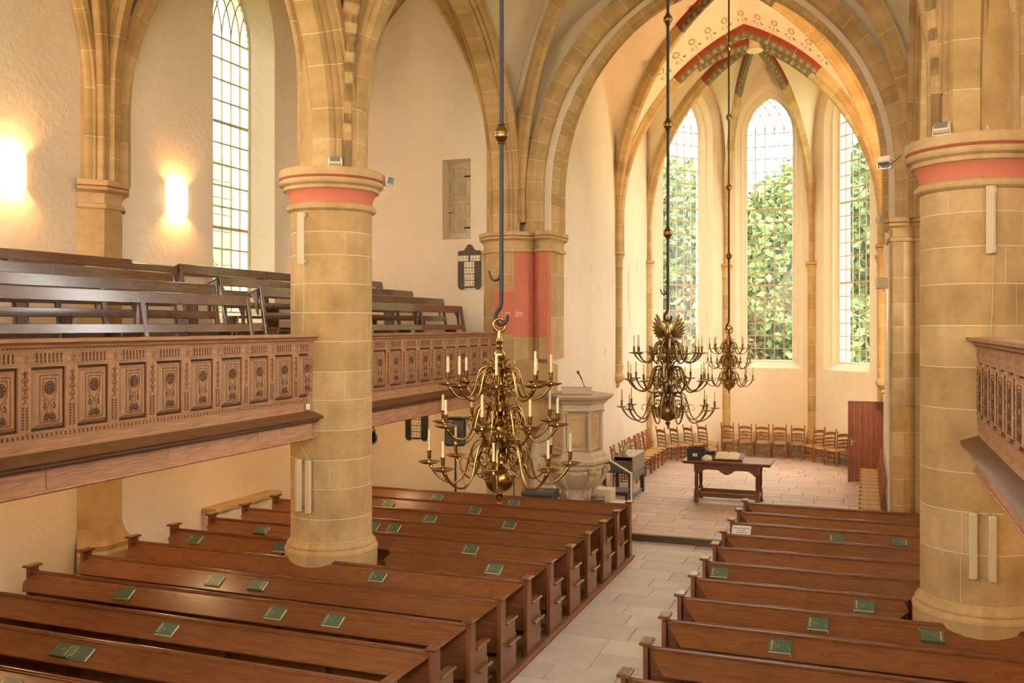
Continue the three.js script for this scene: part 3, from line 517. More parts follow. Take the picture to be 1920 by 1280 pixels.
pillar(XL, 5.0, 0, 'round sandstone pillar of the north arcade nearest the organ loft', [1.7, 2.3, 3, 3.7, 4.4, 5.1]); pillar(XR, 1.1, -0.13, 'round sandstone pillar of the south arcade beside the organ loft', [1.7, 2.3, 3, 3.7, 4.4, 5.1]);
// springers over the capitals: the solid core from which the arches part
for (const [x, y] of [[XL, CAP], [XR, CAP - 0.13]]) { const poly = []; for (let k = 0; k < 12; k++) { const a = k / 12 * 2 * PI; poly.push([x + Math.cos(a) * 0.46, DP + Math.sin(a) * 0.46]); } part(ceiling, 'springer', soft(polyLoft(poly, [[0, y - 0.01], [0, 7.6], [-0.1, 9.2], [-0.2, 11.2]], true), 0.9), M.stone2); }
for (const [x, d, y] of [[XL, 5.0, CAP], [XR, 1.1, CAP - 0.13]]) part(ceiling, 'springer', move(cyl(0.46, 0.3, y - 0.01, 11, 16), x, 0, -d), M.stone2);
// wall pilaster on the north aisle wall
function pilaster(x, s, name) {
  const g = structG(name), poly = s > 0 ? [[x, 10.72], [x + 0.06, 10.78], [x + 0.26, 10.99], [x + 0.26, 11.33], [x + 0.04, 11.58], [x, 11.62]] : [[x, 11.62], [x - 0.04, 11.58], [x - 0.26, 11.33], [x - 0.26, 10.99], [x - 0.06, 10.78], [x, 10.72]];
  coursed(g, poly, 1.15, 5.96, 1.05);
  part(g, 'base', soft(polyLoft(poly, [[0.13, 0], [0.13, 0.78], [0.1, 0.82], [0.12, 0.9], [0.06, 0.97], [0.03, 1.04], [0, 1.16]]), 0.4), M.stone);
  capital(g, poly, CAP);
  part(g, 'vault_shaft', polyLoft(s > 0 ? [[x - 0.05, 10.75], [x + 0.12, 10.9], [x + 0.2, 11.05], [x + 0.12, 11.18], [x + 0.12, 11.3], [x + 0.22, 11.42], [x + 0.1, 11.6], [x - 0.05, 11.6]] : [[x + 0.05, 11.6], [x - 0.1, 11.6], [x - 0.22, 11.42], [x - 0.12, 11.3], [x - 0.12, 11.18], [x - 0.2, 11.05], [x - 0.12, 10.9], [x + 0.05, 10.75]], [[0, CAP - 0.01], [0, 8.2]]), M.stone2);
}
pilaster(-11, 1, 'wall_pilaster'); pilaster(4.95, -1, 'wall_pilaster');
// responds at the choir arch; plan mirrored for the south side
const RESP = [[-7.66, DE], [-7.55, 18.33], [-7.25, 18.03], [-6.80, 18.03], [-6.50, 18.34], [-6.50, 18.42], [-6.30, 18.2], [-6.12, 18.2], [-6.08, 18.27], [-6.08, 19.16]];
const mir = p => p.map(([x, d]) => [2 * XC - x + 0.12, d]).reverse();
for (const s of [0, 1]) {
  const g = structG('wall_choir_pier'), poly = s ? mir(RESP) : RESP, y0 = s ? 0 : 3.5;
  coursed(g, poly, s ? 0.5 : 3.5, 5.72, s ? 0.5 : 0.78);
  capital(g, poly, 6.14);
  if (!s) {
    // broad footing of the north pier, cut back under a quarter arch at the choir corner
    const F = frameOf(0, 18.02, 1, 0, 0, 1), arc = [];
    for (let i = 0; i <= 8; i++) { const a = i / 8 * PI / 2; arc.push([-6.08 - 0.54 * Math.cos(a), 1.3 + 0.92 * Math.sin(a)]); }
    part(g, 'footing', wallFaces(F, [[-7.4, -0.1], [-6.62, -0.1], ...arc, [-6.02, 2.23], [-6.0, 3.38], [-6.5, 3.5], [-7.4, 3.5]], 0.5, []), M.stone3);
    // red paint on the faces under the capital
    const strip = (k, y0, y1, m) => polyLoft([poly[k], poly[k + 1]].map(p => p.slice()), [[0.0065, y0], [0.0065, y1]], false, false);
    part(g, 'red_painted_panel', [strip(2, 4.02, 4.9), strip(3, 3.96, 5.72), strip(4, 3.96, 5.72), strip(5, 3.96, 5.72), strip(6, 3.96, 5.72), strip(7, 3.3, 5.72)], M.red);
    const ln = []; for (const [a, b] of [[4.94, 4.96], [5.03, 5.045]]) ln.push(polyLoft([[-7.2, 18.03], [-6.80, 18.03]], [[0.007, a], [0.007, b]], false, false)); for (const x of [-7.24, -7.15]) ln.push(polyLoft([[x - 0.008, 18.03], [x + 0.008, 18.03]], [[0.008, 4.02], [0.008, 5.03]], false, false)); ln.push(polyLoft([[-6.858, 18.03], [-6.845, 18.03]], [[0.008, 5.04], [0.008, 5.72]], false, false));
    part(g, 'red_border_line', ln, M.red);
    const lt = mat([0.80, 0.66, 0.46], 0.9), sq = new THREE.Vector3(0.45, 1, 1), t1 = move(text('c  mo', 0.125, 0.004, fontR), -6.97, 4.43, -18.02, 0, 0, 0, sq), t2 = move(text('lomn', 0.125, 0.004, fontR), -6.715, 4.45, -18.105, 0, 0.8, 0, sq); part(g, 'painted_lettering', [t1, t2], lt);
  } else { part(g, 'base', soft(polyLoft(poly, [[0.1, -0.1], [0.1, 0.36], [0.06, 0.42], [0.03, 0.47], [0, 0.52]]), 0.4), M.stone); }
}
// slender shafts along the choir; the first hang on corbels, the others stand on the floor
function shaft(x, d, a0, corbel) {
  const g = structG('trim'), R = 0.145, poly = []; for (let k = 0; k <= 8; k++) { const a = a0 - PI / 2 + k / 8 * PI; poly.push([x + Math.cos(a) * R, d + Math.sin(a) * R]); }
  const y0 = corbel ? 3.15 : 1.0, n = corbel ? 5 : 9, H = (5.72 - y0) / n;
  part(g, 'mortar_core', soft(polyLoft(poly, [[-0.003, y0], [-0.003, 5.72]]), 0.5), M.mortar);
  for (let k = 0; k < n; k++) part(g, 'shaft_stone', soft(polyLoft(poly, [[0, y0 + k * H + 0.005], [0, y0 + (k + 1) * H - 0.005]]), 0.5), STONES[k % 3]);
  part(g, 'capital', soft(polyLoft(poly, [[0, 5.7], [0.02, 5.71], [0.02, 5.74], [0, 5.76], [0.01, 5.92], [0.05, 6.04], [0.06, 6.06]]), 0.5), M.stone3);
  part(g, 'red_line', polyLoft(poly, [[0.05, 6.05], [0.057, 6.055], [0.057, 6.085], [0.05, 6.09]]), M.redStripe);
  part(g, 'abacus', soft(polyLoft(poly, [[0.06, 6.08], [0.068, 6.09], [0.068, 6.15], [0.05, 6.16]]), 0.5), M.stone3);
  if (corbel) part(g, 'corbel', soft(polyLoft(poly, [[-0.11, 2.55], [-0.06, 2.6], [-0.09, 2.66], [0.0, 2.72], [0.05, 2.78], [0.06, 2.86], [0.02, 2.9], [0.0, 2.94], [0.02, 3.1], [0.03, 3.14], [0, 3.16]]), 0.5), M.stone3);
  else part(g, 'base', soft(polyLoft(poly, [[0.05, 0.1], [0.05, 0.7], [0.06, 0.72], [0.03, 0.76], [0.02, 0.98], [0, 1.0]]), 0.5), M.stone);
}
shaft(...SH[0], 0, true); shaft(...SH[5], PI, true);
SH.slice(1, 5).forEach(p => shaft(p[0], p[1], Math.atan2(26.3 - p[1], XC - p[0]), false));
// wall ledge under the north window, boxed with a sloping stone top
{ const g = structG('trim'); part(g, 'box', bx(-11.02, -10.72, 0, 0.9, 13.55, 15.45, 0.01), M.plaster);
  part(g, 'sloping_top', polyLoft([[-11.02, 13.5], [-10.68, 13.5], [-10.68, 15.5], [-11.02, 15.5]], [[0, 0.9], [0, 0.93], [-0.012, 0.97]], true), M.stone3); }
// timber shutter in its recess in the east wall
{ const t = thing('window_shutter', 'pale boarded window shutter with black strap hinges in a wall recess', 'shutter', -8.27, 6.09, 18.72);
  const w = mat([0.66, 0.54, 0.36], 0.7, { map: woodC });
  for (const [a, b] of [[-0.31, -0.19], [-0.186, 0.1], [0.104, 0.3]]) part(t, 'board', bz(a, b, 0, 1.67, -0.02, 0.01, 0.004), w, 1);
  for (const [a, b] of [[0, 0.13], [0.74, 0.94], [1.52, 1.68]]) part(t, 'rail', bz(-0.31, 0.3, a, b, 0.01, 0.03, 0.005), w, 0);
  for (const y of [0.24, 1.36]) part(t, 'strap_hinge', [bz(0.1, 0.3, y - 0.018, y + 0.018, 0.012, 0.026, 0.004), move(lathe([[0, -0.03], [0.022, 0], [0, 0.035]], 8), 0.08, y, 0.018, 0, 0, PI / 2)], M.iron);
  part(t, 'latch', [bz(-0.36, -0.22, 0.57, 0.59, 0.012, 0.03, 0.004), bz(-0.37, -0.35, 0.53, 0.6, 0.012, 0.03, 0.004)], M.iron); }

// ================================================================ GALLERIES
// profile (z, y) drawn along local x
const extX = (pts, L, crease = 0) => { const g = ext(pts.map(p => [-p[0], p[1]]), L, 0); return (crease ? soft(g, crease) : g).rotateY(PI / 2); };
// carved ornaments of one module (width 0.54), built once; x along the front, y up, z towards the viewer
const W = 0.54;
function rosette(r) { const g = []; for (let k = 0; k < 9; k++) { const a = k / 9 * 2 * PI; g.push(move(new THREE.SphereGeometry(r * 0.34, 6, 4), Math.cos(a) * r * 0.66, Math.sin(a) * r * 0.66, 0, 0, 0, a, new THREE.Vector3(1, 0.62, 0.42))); } g.push(move(new THREE.SphereGeometry(r * 0.26, 8, 5), 0, 0, 0, 0, 0, 0, new THREE.Vector3(1, 1, 0.8)), move(new THREE.TorusGeometry(r * 1.02, r * 0.07, 4, 20), 0, 0, -0.001)); return g; }
function fan(r) { const g = []; for (let k = 0; k < 7; k++) { const a = PI * (k + 0.5) / 7; g.push(move(new THREE.SphereGeometry(1, 6, 4), Math.cos(a) * r * 0.58, Math.sin(a) * r * 0.58, 0, 0, 0, a, new THREE.Vector3(r * 0.42, r * 0.13, 0.011))); } return g; }
const arch2 = (x, w, y0, y1) => { const p = [[x - w, y0], [x - w, y1 - w]]; for (let i = 1; i < 6; i++) { const a = PI - i / 6 * PI; p.push([x + Math.cos(a) * w, y1 - w + Math.sin(a) * w]); } p.push([x + w, y1 - w], [x + w, y0]); return p; };
const slot = (x, w, y0, y1) => { const p = []; for (let i = 0; i <= 5; i++) { const a = PI - i / 5 * PI; p.push([x + Math.cos(a) * w, y1 - w + Math.sin(a) * w]); } for (let i = 0; i <= 5; i++) { const a = -i / 5 * PI; p.push([x + Math.cos(a) * w, y0 + w + Math.sin(a) * w]); } return p; };
const carve = (p, r = 0.0035) => tube(p.map(q => new THREE.Vector3(...q)), r, Math.max(4, p.length * 2), 4, false);
const MOD = (() => {
  const o = {};
  // raised panel with chamfered edge and sunk field
  const fr = (x0, x1, y0, y1, z0, x2, x3, y2, y3, z1) => { const A = [[x0, y0, z0], [x1, y0, z0], [x1, y1, z0], [x0, y1, z0]], B = [[x2, y2, z1], [x3, y2, z1], [x3, y3, z1], [x2, y3, z1]], pos = []; for (let k = 0; k < 4; k++) { const j = (k + 1) % 4; pos.push(...A[k], ...A[j], ...B[j], ...A[k], ...B[j], ...B[k]); } const g = new THREE.BufferGeometry(); g.setAttribute('position', new THREE.Float32BufferAttribute(pos, 3)); g.computeVertexNormals(); return g; };
  const x0 = 0.075, x1 = W - 0.075, cx = W / 2, y0 = 3.235, y1 = 3.80;
  const a = 0.045, pg = [fr(x0, x1, y0, y1, 0.0, x0 + a, x1 - a, y0 + a, y1 - a, 0.045)];
  const i0 = x0 + a, i1 = x1 - a, j0 = y0 + a, j1 = y1 - a, f = 0.04;
  pg.push(bz(i0, i1, j0, j1, 0.0, 0.045, 0.001));
  // dark line work, groove dirt and shade in its colour: shield, stem, leaf corners
  const z = 0.046, h = 0.073, ln = [];
  const box = (p, q, r, s) => [[p, q, z], [r, q, z], [r, s, z], [p, s, z]];
  for (const [p, q] of [[0, 1], [1, 2], [2, 3], [3, 0]]) { const b = box(i0 + f, j0 + 0.02, i1 - f, j1 - 0.02); ln.push(carve([b[p], b[q]], 0.004)); }
  const sh = [[cx - h, j1 - 0.05, z], [cx - h, j1 - 0.19, z], [cx - 0.04, j1 - 0.245, z], [cx - 0.012, j1 - 0.26, z]];
  ln.push(carve([[cx - h, j1 - 0.05, z], [cx + h, j1 - 0.05, z]]), carve(sh), carve(sh.map(q => [2 * cx - q[0], q[1], q[2]])));
  ln.push(carve([[cx - 0.012, j1 - 0.26, z], [cx - 0.012, j1 - 0.31, z]]), carve([[cx + 0.012, j1 - 0.26, z], [cx + 0.012, j1 - 0.31, z]]));
  for (const s of [-1, 1]) { ln.push(carve([[cx + s * h, j1 - 0.24, z], [cx + s * 0.02, j1 - 0.33, z], [cx + s * h, j0 + 0.06, z]])); for (const [p, q] of [[0.055, 0.285], [0.062, 0.31], [0.05, 0.325]]) ln.push(move(new THREE.SphereGeometry(0.013, 5, 4), cx + s * p, j1 - q, z, 0, 0, s * 0.7, new THREE.Vector3(0.6, 1.3, 0.5))); }
  o.panel = pg; o.line = ln; o.rosette = rosette(0.06).map(g => move(g, cx, j1 - 0.135, 0.05)); o.shell = fan(0.08).map(g => move(g, cx, j0 + 0.035, 0.05));
  // stile (upright between panels) with chain and pearl carving
  const st = []; o.stile = [bz(-0.07, 0.07, 3.22, 3.815, 0, 0.042, 0.004)];
  for (let k = 0; k < 4; k++) { const y = 3.77 - k * 0.075; for (const s of [-1, 1]) st.push(carve([[s * 0.035, y, 0.044], [0, y - 0.035, 0.047], [s * 0.035, y - 0.07, 0.044]], 0.004)); st.push(move(new THREE.SphereGeometry(0.011, 5, 4), 0, y - 0.002, 0.044, 0, 0, 0, new THREE.Vector3(1, 1, 0.6))); }
  for (let k = 0; k < 8; k++) for (const s of [-1, 1]) st.push(move(new THREE.SphereGeometry(0.014, 5, 4), s * 0.022, 3.445 - k * 0.027, 0.042, 0, 0, s * 0.5, new THREE.Vector3(1.3, 0.75, 0.6)));
  o.chain = st;
  // frieze with pierced slots and a rosette
  const holes = []; for (let k = 0; k < 7; k++) holes.push(slot(0.13 + k * 0.0465, 0.012, 3.85, 3.945));
  o.frieze = [ext([[0, 3.815], [W, 3.815], [W, 3.965], [0, 3.965]], 0.03, 0, holes).translate(0, 0, 0.014), ...[-1, 1].map(s => carve([[0.13 + 3 * 0.0465 + s * 0.155, 3.84, 0.045], [0.13 + 3 * 0.0465 + s * 0.175, 3.895, 0.045], [0.13 + 3 * 0.0465 + s * 0.155, 3.955, 0.045]], 0.004))];
  for (let k = 0; k < 6; k++) for (const y of [3.838, 3.957]) o.frieze.push(move(new THREE.SphereGeometry(0.009, 4, 3), 0.153 + k * 0.0465, y, 0.044, 0, 0, 0, new THREE.Vector3(1, 1, 0.5)));
  o.frieze.push(...rosette(0.036).map(g => move(g, 0.02, 3.895, 0.046)), carve([[0.02, 3.94, 0.045], [0.055, 3.895, 0.045], [0.02, 3.848, 0.045]], 0.004), carve([[0.02, 3.94, 0.045], [-0.015, 3.895, 0.045], [0.02, 3.848, 0.045]], 0.004));
  // band of little arches under the panels
  const ah = []; for (let k = 0; k < 10; k++) ah.push(arch2(0.027 + k * 0.054, 0.0125, 3.16, 3.20)); o.band = [ext([[0, 3.145], [W, 3.145], [W, 3.222], [0, 3.222]], 0.03, 0, ah).translate(0, 0, 0.014)];
  for (let k = 0; k < 10; k++) { o.band.push(move(new THREE.BoxGeometry(0.01, 0.022, 0.008), 0.054 + k * 0.054, 3.168, 0.044)); for (const s of [-1, 1]) o.band.push(move(new THREE.BoxGeometry(0.004, 0.024, 0.008), 0.054 + k * 0.054 + s * 0.008, 3.205, 0.044, 0, 0, -s * 0.5)); }
  // twisted cable under the cornice
  const cb = []; for (let k = 0; k < 12; k++) cb.push(move(new THREE.SphereGeometry(1, 6, 4), 0.0225 + k * 0.045, 3.998, 0.062, 0, 0, 0.55, new THREE.Vector3(0.026, 0.013, 0.016))); o.cable = cb;
  for (const k in o) o[k] = ready(join(o[k], k === 'stile' || k === 'panel' ? 1 : 0));
  return o;
})();
// a length of gallery front along d at x, facing s (+1 towards +x)
function galleryFront(x, d0, d1, s, label, n0, endCap) {
  const L = d1 - d0, g = thing('gallery_parapet', label, 'gallery front', x, 0, s > 0 ? d0 : d1, s > 0 ? PI / 2 : -PI / 2);   // local x runs along, z outwards
  const B = (a, b, c, d, e, f, k) => bz(a, b, c, d, e, f, k);
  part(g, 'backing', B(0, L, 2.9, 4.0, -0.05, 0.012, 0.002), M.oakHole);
  part(g, 'cornice', [extX([[-0.05, 4.0], [0.055, 3.965], [0.06, 3.982], [0.085, 4.005], [0.09, 4.02], [0.12, 4.03], [0.15, 4.045], [0.155, 4.075], [-0.08, 4.08]], L + 0.03, 0.3)], M.oak, 0);
  const n = Math.ceil(L / W);
  for (let k = 0; k < n; k++) {
    const at = m => { m.position.x = k * W; return m; }; if ((k + 1) * W > L + 0.2) break;
    const pn2 = at(part(g, 'panel', MOD.panel, M.oak)); part(pn2, 'rosette', MOD.rosette, M.oakDark); part(pn2, 'shell', MOD.shell, M.oakDark); part(pn2, 'line_carving', MOD.line, M.oakLineShade);  // carving coloured darker than its panel, standing in for shading in the relief
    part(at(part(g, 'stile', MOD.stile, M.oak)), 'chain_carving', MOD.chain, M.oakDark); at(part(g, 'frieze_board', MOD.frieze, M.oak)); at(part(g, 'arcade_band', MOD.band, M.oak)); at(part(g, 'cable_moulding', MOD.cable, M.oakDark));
  }
  part(g, 'end_stile', B(L - 0.1, L, 2.9, 3.97, 0, 0.046, 0.006), M.oak, 1);
  part(g, 'base_rail', B(0, L, 3.02, 3.147, 0, 0.035, 0.004), M.oak, 0);
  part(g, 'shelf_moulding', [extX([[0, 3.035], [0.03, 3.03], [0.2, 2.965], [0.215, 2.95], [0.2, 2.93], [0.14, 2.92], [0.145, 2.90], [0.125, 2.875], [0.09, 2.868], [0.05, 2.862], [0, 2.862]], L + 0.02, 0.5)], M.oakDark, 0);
  for (let a = n0; a < L; a += 1.62) { const b = Math.min(L, a + 1.616), q = Math.max(a, 0); if (b - q > 0.05) part(g, 'fascia_board', B(q + 0.002, b - 0.002, 2.665, 2.87, 0.0, 0.06, 0.003), M.fascia, 0); }
  part(g, 'bottom_bead', [move(cyl(0.016, 0.016, 0, L, 10), 0, 2.655, 0.064, 0, 0, -PI / 2), B(0, L, 2.63, 2.67, 0, 0.058, 0.004)], M.fascia, 0);
  return g;
}
galleryFront(XL, 3.14, 11.1, 1, 'carved oak gallery front from the picture edge to the near side of the round pillar', -1.4);
galleryFront(XL, 12.2, 18.26, 1, 'carved oak gallery front between the round pillar and the red painted pier', -0.3);
galleryFront(XR, 2.4, 11.1, -1, 'grey-brown carved gallery front seen steeply beside the south pillar', -0.4);
// gallery floors: deck, joist faces and stepped tiers
for (const [x0, x1, s] of [[-11, XL, 1], [XR, 4.95, -1]]) {
  const f = structG('floor'), q = s > 0 ? x1 : x0;
  part(f, 'deck', bx(x0, x1, 2.72, 2.95, -4.6, DE, 0.002), M.cream);
  for (const [w, h] of [[0.1, 3.56], [0.82, 3.735], [1.54, 3.905], [2.26, 4.115]]) { const a = q - s * (w + 0.2), b = s > 0 ? x0 : x1; part(f, 'tier', bx(Math.min(a, b), Math.max(a, b), 2.95, h, -4.6, 10.6, 0.004), M.floorWood); part(f, 'tier', bx(Math.min(a, b), Math.max(a, b), 2.95, h, 11.3, DE, 0.004), M.floorWood); }
}
// gallery benches: leaning back of two rails and posts, book rest behind, seat in front
function galleryBench(x, d0, d1, top, label) {
  const L = d1 - d0, t = thing('gallery_bench', label, 'bench', x, top, d0, PI / 2, 'gallery benches'), lean = 0.16, R = (g) => g.applyMatrix4(new THREE.Matrix4().makeRotationX(-lean));
  const fl = -1.0;
  part(t, 'top_rail', R(bz(0, L, -0.135, 0, -0.012, 0.024, 0.006)), M.bench, 0);
  part(t, 'middle_rail', R(bz(0, L, -0.47, -0.37, -0.01, 0.02, 0.005)), M.bench, 0);
  const ps = []; const n = Math.max(1, Math.round(L / 1.85)); for (let k = 0; k <= n; k++) ps.push(clamp(k / n * L, 0.035, L - 0.035));
  for (const p of ps) {
    part(t, 'post', R(bz(p - 0.035, p + 0.035, fl - 0.02, -0.02, -0.02, 0.027, 0.006)), M.bench, 1);
    const br = []; for (let i = 0; i <= 8; i++) { const a = i / 8 * PI / 2; br.push([-0.2 + 0.15 * Math.sin(a) * 1, -0.09 - 0.25 + 0.25 * Math.cos(a)]); }
    part(t, 'bracket', move(extX([[-0.02, -0.02], [-0.2, -0.075], ...br, [-0.02, -0.4]], 0.04), p - 0.02, 0, -0.01), M.bench, 1);
  }
  part(t, 'book_rest', move(bz(0, L, -0.022, 0, -0.24, 0.02, 0.005), 0, 0, 0, -0.38, 0, 0), M.bench, 0);
  part(t, 'seat', move(bz(0.01, L - 0.01, -0.62, -0.58, 0.06, 0.36, 0.006), 0, 0, 0), M.bench, 0);
  for (const p of ps) part(t, 'seat_support', [bz(p - 0.02, p + 0.02, fl, -0.61, 0.1, 0.33, 0.005)], M.bench, 1);
  return t;
}
const GB = [[-7.62, 4.58], [-8.34, 4.755], [-9.06, 4.925], [-9.78, 5.135]], rowName = ['front row', 'second row', 'third row', 'fourth row'];
GB.forEach(([x, top], i) => { galleryBench(x, 4.4, [10.28, 10.5, 10.5, 10.5][i], top, `dark brown gallery bench with open back, ${rowName[i]} before the aisle gap, nearer the camera`); });
GB.forEach(([x, top], i) => { galleryBench(x, [11.55, 11.5, 11.5, 11.48][i], [17.2, 17.87, 17.86, 17.84][i], top, `brown gallery bench with open back, ${rowName[i]} beyond the gap behind the round pillar`); });
solo('wall_rail', [bz(0, 14, -0.14, 0, 0, 0.03, 0.005)], M.bench, 'dark timber rail fixed along the plaster wall above the gallery benches', 'rail', -10.95, 5.2, 4, PI / 2, null, 0);
// ================================================================ PEWS
const ROWD = i => 16.58 - 0.908 * i;
const ORD = ['', 'first', 'second', 'third', 'fourth', 'fifth', 'sixth', 'seventh', 'eighth', 'ninth', 'tenth', 'eleventh', 'twelfth'];
const endPts = full => full ? [[-0.075, 0], [0.0, 0], [0.14, 0], [0.17, 0.035], [0.24, 0.035], [0.27, 0], [0.44, 0], [0.44, 0.46], [0.425, 0.485], [0.405, 0.50], [0.405, 0.66], [0.09, 0.66], [0.09, 1.0], [-0.075, 1.0]] : [[-0.075, 0], [0.09, 0], [0.09, 1.0], [-0.075, 1.0]];
// local: x runs from the aisle end (0) to the wall (len * dir), z = -d; people sit facing +d
const capBox = (x0, x1, y, a, b) => soft(polyLoft([[x0, a], [x1, a], [x1, b], [x0, b]], [[-0.012, y - 0.022], [0, y - 0.012], [0, y + 0.004], [-0.012, y + 0.014]], true), 0.5);
function pew(x, d, len, dir, label, o = {}) {
  const t = thing('pew', label, 'pew', x, 0, d, 0, dir < 0 ? 'pews north of the aisle' : 'pews south of the aisle'), X = v => v * dir, full = !o.front;
  const P = (name, g, m, gr) => part(t, name, g, m, gr);
  const end = (at, f) => { const g = ext(endPts(f), 0.05, 0.004).rotateY(PI / 2); return move(g, Math.min(X(at), X(at + 0.05)), 0, 0); };
  if (!o.noEnd) {
    P('end_panel', end(0, full), M.pew, 1);
    P('end_cap', capBox(Math.min(X(-0.035), X(0.085)), Math.max(X(-0.035), X(0.085)), 1.01, -0.105, 0.115), M.pewRail, 2);
    if (full) { P('armrest', capBox(Math.min(X(-0.03), X(0.08)), Math.max(X(-0.03), X(0.08)), 0.67, 0.085, 0.43), M.pewRail, 2); P('side_ledge', capBox(Math.min(X(-0.06), X(0.0)), Math.max(X(-0.06), X(0.0)), 0.415, 0.1, 0.45), M.pewRail, 2); }
  }
  if (!o.noWallEnd) { P('end_panel', end(len - 0.05, full), M.pew, 1); P('end_cap', capBox(Math.min(X(len - 0.085), X(len + 0.035)), Math.max(X(len - 0.085), X(len + 0.035)), 1.03, -0.105, 0.115), M.pewRail, 2); }
  const a = o.noEnd ? 0 : 0.05, b = o.noWallEnd ? len : len - 0.05, sp = (u, v, y0, y1, d0, d1, c) => bz(X(u), X(v), y0, y1, -d1, -d0, c);
  const segs = o.notch ? [[a, o.notch[0]], [o.notch[1], b]] : [[a, b]];
  P('back_board', sp(a, b, 0.34, 0.93, 0.0, 0.025, 0.003), M.pew, 0);
  for (const [u, v] of segs) P('top_rail', [move(cyl(0.019, 0.019, 0, 1, 8), 0, 0, 0, 0, 0, PI / 2, new THREE.Vector3(1, v - u, 1)), sp(0, 0.001, 0, 0, 0, 0, 0)].slice(0, 1).map(g => move(g, dir > 0 ? X(v) : X(u), 0.955, -0.0)).concat([sp(u, v, 0.925, 0.953, -0.028, 0.03, 0.006)]), M.pewRail, 0);
  // sloping book board whose aisle end is cut to a point
  const bl = [[a + 0.0, 0.0], [a + 0.21, 0.30], [b - 0.12, 0.30], [b, 0.16], [b - 0.05, 0]].map(p => [X(p[0]), -p[1]]), bb = ext(bl, 0.02, 0.003);
  const tilt = Math.atan2(0.152, 0.26);
  P('book_board', move(bb, 0, 0.916, 0.02, -PI / 2 + tilt + 0 * PI, 0, 0), M.pew, 0);
  P('book_ledge', move(bz(X(a + 0.21), X(b - 0.12), 0, 0.016, 0, 0.014, 0.004), 0, 0.916 - 0.30 * Math.sin(tilt) + 0.012, 0.02 + 0.30 * Math.cos(tilt) - 0.006, tilt, 0, 0), M.pewRail, 0);
  if (full) {
    P('seat', sp(a, b, 0.43, 0.455, 0.03, 0.41, 0.006), M.pew, 0);
    P('seat_apron', sp(a, b, 0.34, 0.43, 0.36, 0.38, 0.003), M.pew, 0);
    P('foot_rail', sp(a + 0.05, b - 0.05, 0.10, 0.13, -0.2, -0.1, 0.004), M.pew, 0);
  } else P('front_board', sp(a, b, 0.03, 0.36, 0.0, 0.022, 0.003), M.pew, 0);
  for (let u = a + 1.15; u < b - 0.3; u += 1.25) P('bracket', sp(u, u + 0.045, 0.02, 0.76, -0.12, 0.0, 0.004), M.pew, 1);
  return t;
}
const side = { n: ['dark wooden pew on the north side, its open end on the aisle', -3.99, -1], s: ['dark wooden pew on the south side, its open end on the aisle', -2.12, 1] };
const cnt = i => i === 1 ? 'directly behind the front panel' : `${ORD[i + 1]} row counted from the choir step`;
pew(-3.99, ROWD(0), 6.36, -1, 'low front panel with book board before the north pews, facing the choir step', { front: true });
for (let i = 1; i <= 12; i++) {
  if (i === 5) { pew(-3.99, ROWD(i), 2.48, -1, 'short north pew ending at the base of the round pillar', { noWallEnd: true }); pew(-7.96, ROWD(i), 2.4, -1, 'short north pew between the round pillar and the aisle wall', { noEnd: true }); continue; }
  const o = i === 6 ? { notch: [3.02, 3.4] } : {};
  pew(-3.99, ROWD(i), 6.36, -1, i === 6 ? 'north pew whose top rail is notched round the base of the round pillar' : `dark wooden pew north of the aisle, ${cnt(i)}`, o);
}
pew(-2.1, ROWD(-1), 6.6, 1, 'low front panel with book board before the south pews, nearest the table', { front: true });
for (let i = 0; i <= 10; i++) {
  if (i === 5) { pew(-2.1, ROWD(i), 2.56, 1, 'short south pew ending at the base of the south pillar', { noWallEnd: true }); pew(1.84, ROWD(i), 2.6, 1, 'short south pew beyond the south pillar under the gallery', { noEnd: true }); continue; }
  pew(-2.1, ROWD(i), 6.6, 1, i === 6 ? 'south pew whose top rail is notched round the base of the south pillar' : `dark wooden pew south of the aisle, ${cnt(i + 1)}`, i === 6 ? { notch: [3.05, 3.55] } : {});
}
// ---- bibles on the book boards
function coverTex(title) {
  const N = 256, c = document.createElement('canvas'); c.width = 384; c.height = N; const g = c.getContext('2d');
  g.fillStyle = '#516753'; g.fillRect(0, 0, 384, N); g.fillStyle = '#3a5240'; g.fillRect(0, 0, 384, 6); g.fillRect(0, N - 6, 384, 6);
  if (title) {
    g.save(); g.translate(70, N / 2 + 0); g.rotate(-PI / 2); g.fillStyle = '#e8cc84'; g.textAlign = 'center'; g.font = 'bold 46px sans-serif'; g.fillText('Die Bibel', 0, 0); g.font = 'bold 15px sans-serif'; g.fillStyle = '#b09550'; g.fillText('nach der Übersetzung', 0, 34); g.fillText('Martin Luthers', 0, 52);
    g.restore(); g.fillStyle = '#9c8a4c'; g.beginPath(); g.arc(168, N / 2 + 8, 26, 0, 7); g.fill(); g.fillStyle = '#4a5a3c'; for (let k = 0; k < 6; k++) { g.beginPath(); g.arc(168 + Math.cos(k * 1.05) * 15, N / 2 + 8 + Math.sin(k * 1.05) * 15, 5, 0, 7); g.fill(); } g.beginPath(); g.arc(168, N / 2 + 8, 6, 0, 7); g.fill();
    g.fillStyle = '#b9a257'; g.fillRect(338, 132, 5, 96);
  }
  const t = new THREE.CanvasTexture(c); t.colorSpace = THREE.SRGBColorSpace; return t;
}
const cov = mat([1, 1, 1], 0.42, { map: coverTex(true) }), covPlain = mat([0.062, 0.12, 0.075], 0.4), covRed = mat([0.42, 0.03, 0.03], 0.5), ribbonM = mat([0.7, 0.64, 0.52], 0.8);
const BW = 0.232, BH = 0.165, BT = 0.034;
